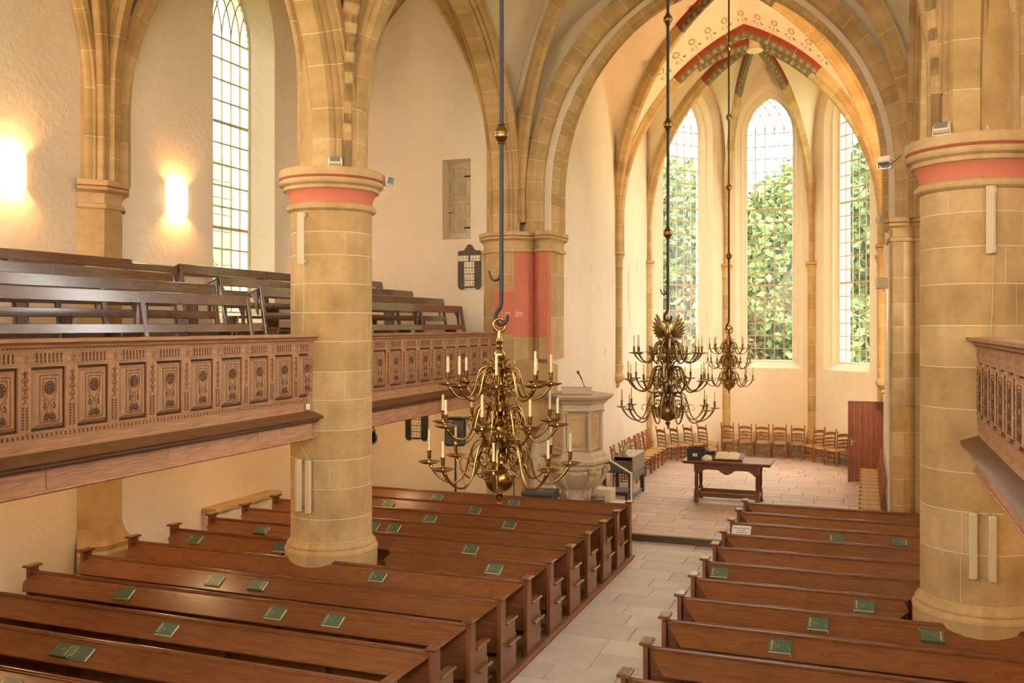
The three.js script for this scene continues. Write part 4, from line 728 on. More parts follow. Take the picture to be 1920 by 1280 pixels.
function bookParts(t, printed, w = BW, h = BH, th = BT, colour = covPlain) {           // local: x along the pew, y thickness, z towards the viewer (downhill)
  const face = new THREE.PlaneGeometry(w - 0.002, h - 0.002); if (printed) { face.rotateX(-PI / 2); face.translate(0, th + 0.0006, 0); face.userData.uv = true; }
  part(t, 'cover', [bz(-w / 2, w / 2, 0, 0.004, -h / 2, h / 2, 0.001), bz(-w / 2, w / 2, th - 0.004, th, -h / 2, h / 2, 0.001), bz(-w / 2, w / 2, 0, th, -h / 2, -h / 2 + 0.006, 0.002)], colour);
  if (printed) part(t, 'printed_front', face, cov);
  part(t, 'page_block', bz(-w / 2 + 0.004, w / 2 - 0.004, 0.004, th - 0.004, -h / 2 + 0.006, h / 2 - 0.004, 0.001), M.page);
}
function ribbon(t, x) { part(t, 'ribbon', tube([new THREE.Vector3(x, BT / 2, BH / 2 - 0.02), new THREE.Vector3(x + 0.01, BT / 2 + 0.004, BH / 2 + 0.01), new THREE.Vector3(x + 0.018, -0.01, BH / 2 + 0.03), new THREE.Vector3(x + 0.014, -0.07, BH / 2 + 0.02)], 0.003, 8, 4), ribbonM); }
const TILT = Math.atan2(0.152, 0.26);
function bible(x, row, label, o = {}) {
  const t = thing('bible', label, 'book', x, 0, 0, 0, 'bibles on the pew book boards'); bookParts(t, o.plain ? false : true, BW, BH, BT, o.red ? covRed : covPlain); if (o.ribbon) ribbon(t, o.ribbon);
  // lies on the sloping board of that row
  const s = 0.155 + (o.s || 0), q = new THREE.Quaternion().setFromEuler(new THREE.Euler(TILT, 0, 0)), turn = new THREE.Quaternion().setFromAxisAngle(new THREE.Vector3(0, 1, 0), (o.flip ? PI : 0) + (o.turn || 0));
  t.quaternion.copy(q.multiply(turn));
  const up = new THREE.Vector3(0, Math.cos(TILT), Math.sin(TILT)), dn = new THREE.Vector3(0, -Math.sin(TILT), Math.cos(TILT));
  t.position.set(x, 0.916, -ROWD(row) + 0.02).addScaledVector(dn, s).addScaledVector(up, 0.0205 + (o.lift || 0)); return t;
}
const G = 'green bible with gilt title';
bible(-7.7, 10, 'green bible lying title inwards against its neighbour, the pair nearest the camera', { flip: true });
bible(-7.455, 10, 'green bible with pale page edges, right of the close pair nearest the camera', {});
bible(-8.62, 8, 'green bible with shiny untitled cover and ribbon, leftmost of three', { plain: true, ribbon: 0.08, turn: 0.1 });
bible(-7.98, 7, G + ', left of two just behind the notched pew', {});
bible(-7.3, 7, G + ' reversed, right of two just behind the notched pew', { flip: true });
bible(-7.17, 9, G + ' alone on its board, just beyond the close pair', {});
bible(-6.4, 8, G + ', middle of three on its pew board near the left foreground', {});
bible(-5.63, 8, G + ', last of three on its pew board, nearest the aisle', {});
bible(-6.07, 6, G + ' on the notched pew just below the round pillar base', {});
bible(-9.79, 5, 'dark green bible close to the wall end of the short pew behind the pillar', {});
bible(-9.2, 4, 'green bible lying title inwards on the pew beyond the round pillar, near its wall end', { flip: true });
bible(-8.78, 3, 'red hymn book half hidden behind the round pillar', { plain: true, red: true });
bible(-8.2, 5, 'green bible half hidden by the pillar base on the short wall side pew', { plain: true });
bible(-7.78, 0, G + ' on the front panel board below the loudspeaker stand', {});
bible(-8.36, 1, G + ' just right of the round pillar, second board from the choir', {});
bible(-6.6, 1, G + ' under the bottom finial of the nearest chandelier', {});
bible(-6.2, 0, G + ' on the front panel board nearest the chancel monitor', {});
bible(-7.05, 2, 'olive green bible lit warmly, alone at mid board of the third row', {});
bible(-5.59, 2, G + ' towards the aisle on the third row from the choir', {});
bible(-7.67, 3, 'green bible partly behind the pillar edge, left of a close pair', {});
bible(-7.28, 3, 'olive green bible right of a close pair beside the round pillar', {});
bible(-5.51, 4, G + ' alone on the fifth row from the choir, mid board', { ribbon: 0.1 });
bible(-4.77, 5, G + ' on the short pew between pillar and aisle', { ribbon: 0.08 });
bible(-7.42, 11, 'green bible cut off by the bottom edge of the picture', {});
bible(-0.44, 1, G + ' upright lettering, on the south board behind the notice card', { s: 0.02 });
bible(0.48, 1, 'green bible facing the other way, close to the south pillar, third board back', { flip: true });
bible(-1.86, 4, 'green bible at the aisle end of a south pew board', {});
bible(-0.03, 5, G + ' on the short south pew before the pillar base', { ribbon: -0.12 });
bible(-0.51, 6, G + ' on the notched south pew, left of another', { ribbon: 0.1 });
bible(0.66, 6, 'green bible facing the other way with ribbon loop, on the notched south pew', { flip: true, ribbon: 0.12 });
bible(-0.84, 7, G + ' and hanging ribbon on the lowest south board', { ribbon: 0.1 });
// notice card on the third south board
{ const c = document.createElement('canvas'); c.width = 360; c.height = 220; const g = c.getContext('2d'); g.fillStyle = '#d9d2cc'; g.fillRect(0, 0, 360, 220); g.fillStyle = '#221d1c'; g.textAlign = 'center'; g.font = 'bold italic 40px sans-serif'; g.fillText('Bitte freihalten', 180, 78); g.fillText('für den', 180, 128); g.fillText('Kirchenrat', 180, 180);
  const t = new THREE.CanvasTexture(c); t.colorSpace = THREE.SRGBColorSpace; const s = thing('notice_card', 'white printed notice card propped on a south pew board by the aisle', 'sign', -1.9, 0, 0);
  s.position.set(-1.9, 0.916, -ROWD(1) + 0.02).addScaledVector(new THREE.Vector3(0, -Math.sin(TILT), Math.cos(TILT)), 0.25).addScaledVector(new THREE.Vector3(0, Math.cos(TILT), Math.sin(TILT)), 0.034); s.rotation.x = -PI / 2 + TILT + 0.12; part(s, 'card', bz(-0.15, 0.15, 0, 0.2, -0.002, 0, 0), M.paper); const f = new THREE.PlaneGeometry(0.296, 0.196); f.translate(0, 0.1, 0.0008); f.userData.uv = true; part(s, 'print', f, mat([1, 1, 1], 0.7, { map: t })); }

// ================================================================ CHANDELIERS
function chandelier(label, x, d, o) {
  const t = thing('chandelier', label, 'chandelier', x, o.bottom, d), k = o.k || 1, VV = (a, b, c = 0) => new THREE.Vector3(a, b, c), m = o.mat;
  const H = y => y - o.bottom;
  const yb = H(o.ball);
  part(t, 'bottom_finial', lathe([[0, 0], [0.012, 0.008], [0.02, 0.025], [0.01, 0.04], [0.022, 0.06], [0.042, 0.085], [0.046, 0.1], [0.03, 0.115], [0.028, 0.125], [0.05, 0.135], [0.03, yb - o.br + 0.005]], 18), m);
  const bp = []; for (let i = 1; i < 20; i++) { const a = -PI / 2 + PI * i / 20; bp.push([Math.cos(a) * o.br, yb + Math.sin(a) * o.br * 0.96]); } part(t, 'ball', lathe(bp, 36, 1), m);
  const tiers = o.tiers.map(q => ({ ...q, y: H(q.y) })), top = H(o.top);
  // turned stem
  const st = [[0.03, yb + o.br * 0.9]]; let y = yb + o.br * 0.95;
  const vase = (h, r) => { st.push([r * 0.55, y], [r, y + h * 0.12], [r * 0.9, y + h * 0.25], [r * 0.6, y + h * 0.34], [r * 0.55, y + h * 0.5], [r * 0.85, y + h * 0.6], [r * 1.05, y + h * 0.72], [r * 0.7, y + h * 0.8], [r * 0.95, y + h * 0.9], [r * 0.5, y + h]); y += h; };
  const yt = tiers[tiers.length - 1].y + 0.2 * k; const nV = 4, hV = (yt - y) / nV; for (let i = 0; i < nV; i++) vase(hV, 0.062 * k * (1.1 - 0.1 * i));
  if (o.eagle) st.push([0.03, y + 0.02], [0.03, top - 0.06]); else st.push([0.035 * k, y + 0.01], [0.055 * k, y + 0.045], [0.052 * k, y + 0.075], [0.024, y + 0.11], [0.03, y + 0.13], [0.02, y + 0.15], [0.033, y + 0.18], [0.02, y + 0.21], [0.02, top - 0.12]);
  part(t, 'stem', lathe(st, 20), m);
  if (!o.eagle) part(t, 'hanging_ring', move(new THREE.TorusGeometry(o.ring || 0.055, 0.014, 8, 24), 0, top - 0.065, 0, 0, o.ringTurn || 0.6, 0), m);
  for (const q of tiers) {
    const R = q.R, s = (R / 0.5) * (q.v || 1); const proto = new THREE.Group();
    const P = (a, b) => VV(a * R, q.y + b * s);
    // arm: springs from the stem, rises over a scroll, drops and sweeps up into the pan
    const arm = [tube([P(0.13, 0.0), P(0.125, 0.09), P(0.22, 0.165), P(0.34, 0.15), P(0.425, 0.05), P(0.5, -0.08), P(0.63, -0.145), P(0.79, -0.13), P(0.92, -0.07), P(0.985, -0.015)], u => (0.0115 - 0.002 * u + (u > 0.85 ? (u - 0.85) * 0.05 : 0)) * (o.thick || 1), 28, 6)];
    const spiral = (cx, cy, r0, turns, a0, dir) => { const pts = []; for (let i = 0; i <= 16; i++) { const u = i / 16, a = a0 + dir * turns * 2 * PI * u, r = r0 * (1 - 0.8 * u); pts.push(P(cx + Math.cos(a) * r, cy + Math.sin(a) * r * 0.57)); } return pts; };
    arm.push(tube(spiral(0.27, 0.045, 0.145, 1.5, 1.9, -1), u => 0.0095 * (1 - 0.5 * u), 26, 5), tube(spiral(0.30, -0.055, 0.09, 1.2, 0.3, 1), 0.007, 16, 4), tube(spiral(0.40, 0.0, 0.065, 1.1, 2.2, 1), 0.006, 14, 4));
    arm.push(tube([P(0.16, 0.06), P(0.135, 0.16), P(0.19, 0.225), P(0.28, 0.235), P(0.30, 0.195), P(0.26, 0.19)], u => 0.0085 * (1 - 0.55 * u), 16, 5), tube([P(0.15, 0.12), P(0.1, 0.2), P(0.14, 0.25), P(0.19, 0.245)], u => 0.007 * (1 - 0.5 * u), 12, 4));
    arm.push(tube([P(0.44, 0.02), P(0.52, 0.03), P(0.57, -0.01), P(0.54, -0.035), P(0.515, -0.015)], u => 0.006 * (1 - 0.4 * u), 10, 4), tube([P(0.15, -0.05), P(0.26, -0.11), P(0.33, -0.07)], 0.006, 8, 4));
    const armG = ready(join(arm)), pan = ready(join([move(lathe([[0.001, -0.012], [0.02, -0.016], [0.05, -0.012], [0.085, 0.002], [0.088, 0.006], [0.082, 0.006], [0.05, -0.006], [0.012, -0.006], [0.011, 0.012], [0.018, 0.02], [0.012, 0.03]], 22), R, q.y, 0, 0, 0, 0, o.pan || 1)]));
    const socket = ready(join([move(lathe([[0.011, 0.026], [0.017, 0.036], [0.017, 0.09], [0.023, 0.094], [0.023, 0.1], [0.016, 0.104], [0.001, 0.1]], 12), R, q.y, 0)]));
    for (let i = 0; i < q.n; i++) {
      const a = part(t, 'arm', armG, m); a.rotation.y = q.a + i / q.n * 2 * PI;
      part(a, 'drip_pan', pan, m); part(a, 'candle_socket', socket, m);
      const ch = rr(...o.candle), c = part(a, 'candle', [cyl(0.0125, 0.0115, 0.095, 0.1 + ch, 10, R, 0), cyl(0.001, 0.001, 0.1 + ch, 0.108 + ch, 4, R, 0)], M.wax); c.geometry.translate(0, q.y, 0); c.rotation.z = 0;
    }
  }
  if (o.eagle) {   // double-headed eagle with spread wings
    const E = y0 => top - 0.42 + y0;
    const body = [move(lathe([[0, 0], [0.03, 0.03], [0.055, 0.1], [0.06, 0.16], [0.045, 0.22], [0.03, 0.26]], 12), 0, E(0.05), 0.02)]; part(t, 'eagle_body', body, m);
    for (const s of [-1, 1]) {
      const f = []; for (let i = 0; i < 8; i++) { const u = i / 7, g = 1.12 - 1.5 * u, L = 0.33 - 0.17 * u; f.push(move(new THREE.SphereGeometry(1, 8, 5), s * (0.045 + Math.cos(g) * L * 0.5), E(0.19 - 0.04 * u) + Math.sin(g) * L * 0.5, 0.0 - 0.012 * i, 0, s * 0.25, s * g, new THREE.Vector3(L * 0.52, 0.026, 0.012))); }
      f.push(tube([VV(s * 0.03, E(0.17)), VV(s * 0.1, E(0.25)), VV(s * 0.2, E(0.47))], v => 0.017 * (1 - 0.6 * v), 8, 5)); part(t, 'wing', f, m);
      part(t, 'head', [tube([VV(0, E(0.27), 0.02), VV(s * 0.03, E(0.33), 0.02), VV(s * 0.055, E(0.36), 0.02)], 0.017, 6, 6), move(new THREE.SphereGeometry(0.024, 8, 6), s * 0.06, E(0.365), 0.02), move(new THREE.ConeGeometry(0.012, 0.045, 6), s * 0.092, E(0.355), 0.02, 0, 0, -s * PI / 2 - s * 0.3)], m);
      part(t, 'claw', [tube([VV(s * 0.03, E(0.08)), VV(s * 0.09, E(0.04)), VV(s * 0.13, E(0.07)), VV(s * 0.15, E(0.01))], 0.012, 8, 5), tube([VV(s * 0.1, E(0.05)), VV(s * 0.14, E(-0.01))], 0.008, 4, 4)], m);
    }
    part(t, 'crown', [move(lathe([[0.03, 0], [0.04, 0.03], [0.02, 0.05], [0, 0.06]], 10), 0, E(0.35), 0), move(new THREE.TorusGeometry(0.03, 0.011, 6, 16), 0, top - 0.02, 0)], m);
  }
  return t;
}
function rod(label, x, d, y0, r, balls, br, hookY) {
  const t = thing('suspension_rod', label, 'rod', x, y0, d), VV = (a, b, c = 0) => new THREE.Vector3(a, b - y0, c);
  part(t, 'rod', tube([VV(0, 12.0), VV(0, y0 + 0.5), VV(0, y0 + 0.2)], r, 6, 8), M.iron);
  part(t, 'hook', [tube([VV(0, y0 + 0.24), VV(-0.01, y0 + 0.13), VV(-0.055, y0 + 0.06), VV(-0.05, y0 - 0.005), VV(0, y0 - 0.035), VV(0.05, y0 + 0.0), VV(0.06, y0 + 0.055)], u => r * (1.05 - 0.35 * u), 20, 8)], M.iron);
  if (hookY) part(t, 'side_hook', [tube([VV(0, hookY + 0.1), VV(-0.02, hookY), VV(-0.075, hookY - 0.02), VV(-0.11, hookY + 0.03), VV(-0.12, hookY + 0.07)], u => r * (0.8 - 0.45 * u), 14, 6)], M.iron);
  for (const y of balls) part(t, 'brass_ball', move(lathe([[r, -br * 1.35], [r * 1.7, -br * 1.28], [r * 1.3, -br * 1.1], [br * 0.6, -br * 0.85], [br * 0.93, -br * 0.42], [br, -0.06 * br], [br * 0.93, 0], [br, 0.06 * br], [br * 0.93, br * 0.42], [br * 0.6, br * 0.85], [r * 1.3, br * 1.1], [r * 1.7, br * 1.28], [r, br * 1.35]], 20, 0.5), 0, y - y0, 0), M.brassDark);
}
const yAt = (py, Zc) => 4.2 + (610 - py) * Zc / 1753;
chandelier('large brass three-tier candle chandelier nearest the camera, with a polished ball', -3.06, 7.75, { bottom: 2.59, ball: 2.83, br: 0.13, top: 4.27, mat: M.brass, candle: [0.11, 0.2], thick: 1.05, pan: 1.15,
  tiers: [{ y: 2.98, R: 0.63, n: 8, a: 0.3 }, { y: 3.33, R: 0.53, n: 8, a: 0.1 }, { y: 3.68, R: 0.46, n: 8, a: 0.32 }] });
rod('black iron rod with brass ball holding the nearest chandelier', -3.04, 7.75, 4.24, 0.021, [5.9], 0.066, 4.62);
chandelier('brass chandelier crowned by a spread eagle, hanging before the tall apse windows', -3.0, 15.0, { bottom: 2.53, ball: 2.82, br: 0.165, top: 4.32, mat: M.brassDark, candle: [0.13, 0.2], thick: 1.15, pan: 1.05, eagle: true,
  tiers: [{ y: 2.88, R: 0.74, n: 10, a: 0.2 }, { y: 3.33, R: 0.64, n: 12, a: 0.1 }, { y: 3.76, R: 0.54, n: 12, a: 0.25 }] });
rod('thin black rod with three brass balls holding the eagle chandelier', -3.0, 15.0, 4.3, 0.024, [5.69, 7.44, 9.14], 0.075, 4.72);
chandelier('smaller shiny brass chandelier farthest away, hanging in the choir over the table', -2.94, 21.7, { bottom: 2.65, ball: 2.88, br: 0.14, top: 4.17, mat: M.brass, candle: [0.13, 0.18], thick: 1.0, pan: 0.85, ring: 0.09, ringTurn: -0.36,
  tiers: [{ y: 2.97, R: 0.53, n: 8, a: 0.15 }, { y: 3.36, R: 0.48, n: 8, a: 0.35 }, { y: 3.68, R: 0.43, n: 8, a: 0.1 }] });
rod('thinnest black rod with four brass balls holding the choir chandelier', -2.94, 21.7, 4.13, 0.02, [5.78, 7.35, 8.95, 10.54], 0.07);
// ================================================================ THINGS IN THE CHOIR
// ---- pulpit (hexagonal, local z towards the nave)
{ const t = thing('pulpit', 'carved grey stone-coloured hexagonal pulpit with gilt inscriptions and corner columns', 'pulpit', -5.4, 0, 17.85, 0.3);
  const hex = (r) => { const p = []; for (let k = 0; k < 6; k++) { const a = k * PI / 3; p.push([r * Math.cos(a), r * Math.sin(a)]); } return p; };        // a flat side faces -d (the nave)
  const HL = (prof, m, name) => part(t, name, polyLoft(hex(0.5), prof, true), m || M.pulpit);
  HL([[-0.05, 1.5], [-0.05, 2.6]], M.pulpit, 'body');
  HL([[0.04, 1.46], [0.12, 1.5], [0.13, 1.56], [0.09, 1.6], [0.07, 1.68], [0.02, 1.73]], M.pulpit, 'base_moulding');
  HL([[0.03, 2.52], [0.05, 2.54], [0.04, 2.58], [0.04, 2.66], [0.08, 2.68], [0.10, 2.72], [0.16, 2.76], [0.19, 2.80], [0.21, 2.81], [0.21, 2.85], [0.12, 2.86]], M.pulpit, 'cornice');
  const apo = 0.5 * Math.cos(PI / 6) - 0.05;
  const lines = { 0: ['ROM 10 17', 'DER GLAUBE', 'KOMMET AUS', 'DER PREDIGT', 'DAS PREDIGEN', 'ABER DURCH', 'DAS WORT', 'GOTTES'], 1: ['LVC 11 28', 'SELIG SIND', 'DIE GOTTES', 'WORT', 'HOREN VND', 'BEWA', 'HREN'] };
  for (let k = -2; k < 4; k++) {
    const g = new THREE.Group(), a = k * PI / 3, put = geo => geo.map(q => move(q, Math.sin(a) * apo, 0, Math.cos(a) * apo, 0, a, 0));
    if (Math.abs(k) > 2) continue;
    const z = 0.0, b = 0.012;
    part(t, 'panel', put([bz(-0.2, 0.2, 1.76, 1.79, z, 0.03, b), bz(-0.2, 0.2, 2.46, 2.5, z, 0.03, b), bz(-0.2, -0.165, 1.76, 2.5, z, 0.03, b), bz(0.165, 0.2, 1.76, 2.5, z, 0.03, b), bz(-0.165, 0.165, 1.79, 2.46, z, 0.008, 0)]), M.pulpit);
    if (Math.abs(k) > 1) continue;
    const orn = (y, s) => { const o = []; for (const q of [-1, 1]) { for (const [x, dy, r] of [[0.03, 0.03, 0.02], [0.055, 0.012, 0.022], [0.085, 0.004, 0.018], [0.11, -0.004, 0.014], [0.132, 0.002, 0.012], [0.05, -0.022, 0.014], [0.09, -0.02, 0.011], [0.02, 0.055, 0.012]]) o.push(move(new THREE.SphereGeometry(1, 6, 5), q * x, y + s * dy, 0.01, 0, 0, q * s * 0.5, new THREE.Vector3(r * 1.2, r * 0.8, 0.012))); o.push(tube([new THREE.Vector3(q * 0.02, y, 0.012), new THREE.Vector3(q * 0.08, y + s * 0.018, 0.014), new THREE.Vector3(q * 0.125, y + s * 0.012, 0.012), new THREE.Vector3(q * 0.14, y - s * 0.006, 0.012)], 0.006, 8, 4)); } o.push(move(new THREE.SphereGeometry(1, 6, 5), 0, y - s * 0.035, 0.01, 0, 0, 0, new THREE.Vector3(0.02, 0.03, 0.012)), move(new THREE.SphereGeometry(1, 6, 5), 0, y + s * 0.02, 0.01, 0, 0, 0, new THREE.Vector3(0.02, 0.035, 0.016))); return o; };
    part(t, 'gilt_ornament', put(orn(2.38, 1)), M.gold); part(t, 'gilt_ornament', put(orn(1.87, -1)), M.gold);
    if (lines[k]) part(t, 'gilt_lettering', put(lines[k].map((s, i) => move(text(s, 0.031, 0.003, fontS, 2), 0, 2.285 - i * 0.047, 0.008, 0, 0, 0, new THREE.Vector3(s.length > 10 ? 0.82 : 0.95, 1, 1)))), M.gold);
  }
  const colP = [[0.05, 0], [0.055, 0.015], [0.045, 0.03], [0.05, 0.045], [0.036, 0.06], [0.04, 0.2], [0.038, 0.4], [0.033, 0.66], [0.04, 0.67], [0.034, 0.68], [0.042, 0.74], [0.055, 0.76]];
  for (let k = 0; k < 6; k++) {
    const a = k * PI / 3 + PI / 3, x = Math.cos(a) * 0.49, zz = Math.sin(a) * 0.49; if (zz < -0.3) continue;
    const c = part(t, 'column', move(lathe(colP.map(p => p), 16), x, 1.74, zz), M.pulpit);
    const sc = []; for (const s of [-1, 1]) { sc.push(move(new THREE.TorusGeometry(0.02, 0.012, 6, 12), x + Math.sin(a) * s * 0.045, 2.465, zz - Math.cos(a) * s * 0.045, 0, -a + PI / 2, 0)); } sc.push(move(bz(-0.06, 0.06, 2.49, 2.52, -0.06, 0.06, 0.006), x, 0, zz, 0, -a, 0)); part(c, 'scroll_capital', sc, M.pulpit);
    // cherub head with wings on the corner below
    const hx = Math.cos(a) * 0.60, hz = Math.sin(a) * 0.60, hd = [move(new THREE.SphereGeometry(0.075, 12, 10), hx, 1.37, hz, 0, 0, 0, new THREE.Vector3(0.9, 1.08, 0.9))];
    for (let i = 0; i < 14; i++) { const b = i / 14 * 2 * PI; hd.push(move(new THREE.SphereGeometry(0.024, 6, 5), hx + Math.cos(b) * 0.06 - Math.cos(a) * 0.01, 1.40 + 0.03 * Math.sin(i * 2.1), hz + Math.sin(b) * 0.06 - Math.sin(a) * 0.01)); }
    hd.push(move(new THREE.SphereGeometry(0.014, 6, 5), hx + Math.cos(a) * 0.072, 1.36, hz + Math.sin(a) * 0.072)); for (const s of [-1, 1]) hd.push(move(new THREE.SphereGeometry(0.02, 6, 5), hx + Math.cos(a + s * 0.5) * 0.058, 1.345, hz + Math.sin(a + s * 0.5) * 0.058), move(new THREE.SphereGeometry(1, 8, 6), hx + Math.sin(a) * s * 0.11 - Math.cos(a) * 0.05, 1.33, hz - Math.cos(a) * s * 0.11 - Math.sin(a) * 0.05, 0, -a, 0, new THREE.Vector3(0.03, 0.045, 0.08)));
    part(t, 'cherub_head', hd, M.pulpit);
    // volute rib down the bowl and shell foot
    const P = (r, y) => new THREE.Vector3(Math.cos(a) * r, y, Math.sin(a) * r);
    const rb = part(t, 'volute', [tube([P(0.55, 1.34), P(0.53, 1.2), P(0.44, 1.08), P(0.36, 0.99), P(0.37, 0.9), P(0.32, 0.8), P(0.22, 0.72)], u => 0.055 * (1 - 0.35 * u), 18, 7), ...[0, 1, 2, 3].map(i => move(new THREE.SphereGeometry(0.03, 6, 5), ...P(0.37 - 0.0 * i, 0.93).add(new THREE.Vector3(Math.sin(a) * (i - 1.5) * 0.035, -0.05, -Math.cos(a) * (i - 1.5) * 0.035)).toArray(), 0, 0, 0, new THREE.Vector3(0.7, 1.7, 0.7)))], M.pulpit);
  }
  part(t, 'bowl', [lathe([[0.1, 0.6], [0.26, 0.66], [0.33, 0.78], [0.30, 0.9], [0.32, 0.98], [0.42, 1.08], [0.49, 1.2], [0.52, 1.3], [0.50, 1.36], [0.54, 1.40], [0.55, 1.47], [0.3, 1.48]], 30, 0.5)], M.pulpit);
  part(t, 'pedestal', [lathe([[0.36, 0], [0.36, 0.12], [0.3, 0.16], [0.2, 0.26], [0.17, 0.45], [0.22, 0.58], [0.16, 0.66]], 20, 0.5)], M.pulpit);
  part(t, 'book_desk', [bz(-0.295, 0.295, 2.87, 2.995, 0.12, 0.52, 0.006), bz(-0.275, 0.275, 2.835, 2.872, 0.14, 0.5, 0.01)], M.pulpit);
  const sw = []; for (let i = 0; i < 9; i++) sw.push(move(new THREE.SphereGeometry(0.03, 8, 6), -0.16 + i * 0.04, 2.825 - 0.018 * Math.sin(i / 8 * PI), 0.47, 0, 0, 0, new THREE.Vector3(1, 0.7, 0.8))); sw.push(tube([new THREE.Vector3(0, 2.82, 0.5), new THREE.Vector3(0.008, 2.74, 0.505), new THREE.Vector3(0, 2.64, 0.5)], 0.014, 8, 6)); for (let i = 0; i < 6; i++) sw.push(move(new THREE.SphereGeometry(0.014, 6, 5), (i % 2 ? 0.015 : -0.012), 2.78 - i * 0.026, 0.512)); part(t, 'gilt_swag', sw, mat([0.55, 0.38, 0.16], 0.5));
}
{ const m = thing('microphone', 'black gooseneck microphone leaning over the pulpit desk', 'microphone', -5.17, 2.995, 17.65); m.rotation.y = 0.3;
  part(m, 'neck', tube([new THREE.Vector3(0, 0, 0), new THREE.Vector3(-0.03, 0.07, 0.0), new THREE.Vector3(-0.07, 0.18, 0.02), new THREE.Vector3(-0.12, 0.27, 0.05)], u => u < 0.55 ? 0.007 : 0.0125, 14, 8), M.black); part(m, 'windscreen', move(new THREE.SphereGeometry(0.034, 12, 10), -0.128, 0.285, 0.055, 0, 0, 0.4, new THREE.Vector3(0.85, 1.2, 0.85)), M.grey); part(m, 'foot', cyl(0.022, 0.018, -0.002, 0.012, 12), M.black); }
for (const [k, c, l] of [[0, [0.05, 0.17, 0.09], 'green hymn book lying on the pulpit rim, lower of two'], [1, [0.42, 0.03, 0.05], 'red hymn book lying on the pulpit rim, upper of two']]) { const b = thing('hymn_book', l, 'book', -5.83, 2.862 + k * 0.036, 17.62 - 0.02 * k, 0.3 + 0.08 * k); bookParts(b, false, 0.17, 0.12, 0.034, mat(c, 0.5)); }
// pulpit steps, handrail, flight case
{ const t = thing('pulpit_steps', 'cream painted wooden steps beside the pulpit with a white handrail', 'steps', -4.62, 0, 18.4);
  part(t, 'step', bz(-0.5, 0.22, 0.16, 0.33, -0.4, 0.12, 0.01), M.cream); part(t, 'step', bz(-0.55, -0.02, 0.33, 0.6, -0.45, 0.02, 0.01), M.cream); part(t, 'step', bz(-0.65, -0.25, 0.6, 0.85, -0.5, -0.1, 0.01), M.cream);
  part(t, 'handrail', [tube([new THREE.Vector3(0.2, 0.2, 0.0), new THREE.Vector3(0.2, 1.22, 0.0)], 0.02, 2, 8), tube([new THREE.Vector3(0.22, 1.22, 0.0), new THREE.Vector3(-0.28, 1.5, 0.02)], 0.02, 2, 8)], M.frameWhite); }
{ const t = thing('flight_case', 'dark red equipment case with steel edges standing behind the front panel, beside the pulpit foot', 'case', -4.88, 0, 17.55, 0.25); part(t, 'body', bz(-0.13, 0.13, 0, 0.86, -0.22, 0.22, 0.008), mat([0.07, 0.02, 0.018], 0.4));
  part(t, 'steel_edge', [...[-1, 1].flatMap(s => [bz(s * 0.13 - 0.01, s * 0.13 + 0.01, 0, 0.87, 0.205, 0.23, 0.003), bz(s * 0.13 - 0.01, s * 0.13 + 0.01, 0, 0.87, -0.23, -0.205, 0.003)]), bz(-0.135, 0.135, 0.85, 0.87, 0.2, 0.23, 0.003)], M.steel); part(t, 'latch', [bz(-0.03, 0.03, 0.52, 0.6, 0.22, 0.232, 0.003), bz(-0.03, 0.03, 0.3, 0.38, 0.22, 0.232, 0.003)], M.steel); }
{ const t = thing('floor_speaker', 'black loudspeaker cabinet behind the front panel, left of the pulpit foot', 'loudspeaker', -6.0, 0, 17.35, 0.15); part(t, 'cabinet', bz(-0.32, 0.32, 0.02, 0.97, -0.28, 0.28, 0.012), M.grey); part(t, 'grille', bz(-0.29, 0.29, 0.08, 0.92, 0.28, 0.29, 0.004), M.black); part(t, 'top_handle', bz(-0.08, 0.08, 0.968, 0.976, -0.04, 0.04, 0.003), M.steel); part(t, 'foot', [[-0.26, -0.22], [0.26, -0.22], [-0.26, 0.22], [0.26, 0.22]].map(([x, z]) => cyl(0.02, 0.02, 0, 0.025, 8, x, z)), M.black); }
{ const t = thing('stand_speaker', 'black loudspeaker on a tall tripod pole under the gallery by the east wall', 'loudspeaker', -7.9, 0, 17.55, 0.35);
  part(t, 'cabinet', bz(-0.21, 0.21, 1.74, 2.31, -0.2, 0.18, 0.03), M.black); part(t, 'grille', bz(-0.18, 0.18, 1.78, 2.27, 0.175, 0.19, 0.008), M.grey); part(t, 'cone', move(lathe([[0.001, 0.0], [0.05, 0.012], [0.13, -0.004], [0.15, 0.008], [0.15, 0]], 24), 0, 1.98, 0.19, PI / 2, 0, 0), M.black); part(t, 'badge', bz(-0.16, -0.08, 2.19, 2.24, 0.189, 0.194, 0.001), mat([0.5, 0.4, 0.33], 0.5));
  part(t, 'pole', [cyl(0.018, 0.018, 0.5, 1.76, 10), cyl(0.024, 0.024, 0.42, 1.2, 10)], M.black); for (let k = 0; k < 3; k++) part(t, 'leg', tube([new THREE.Vector3(0, 0.8, 0), new THREE.Vector3(Math.cos(k * 2.1 + 0.3) * 0.45, 0.02, Math.sin(k * 2.1 + 0.3) * 0.45)], 0.013, 2, 6), M.black); part(t, 'cable', tube([new THREE.Vector3(0.08, 1.78, -0.1), new THREE.Vector3(0.12, 1.3, 0), new THREE.Vector3(0.3, 0.4, 0.1), new THREE.Vector3(0.34, 0.02, 0.1)], 0.005, 12, 4), M.black); }
{ const t = thing('microphone_stand', 'thin black microphone stand between the stand speaker and the pulpit', 'stand', -6.52, 0, 17.3); part(t, 'pole', cyl(0.012, 0.012, 0, 1.65, 8), M.black); part(t, 'base', cyl(0.14, 0.12, 0, 0.03, 16), M.black); part(t, 'boom', [tube([new THREE.Vector3(0, 1.62, 0), new THREE.Vector3(0.16, 1.68, 0), new THREE.Vector3(0.3, 1.76, 0)], 0.01, 6, 6), move(new THREE.SphereGeometry(0.03, 10, 8), 0.31, 1.765, 0)], M.black); }
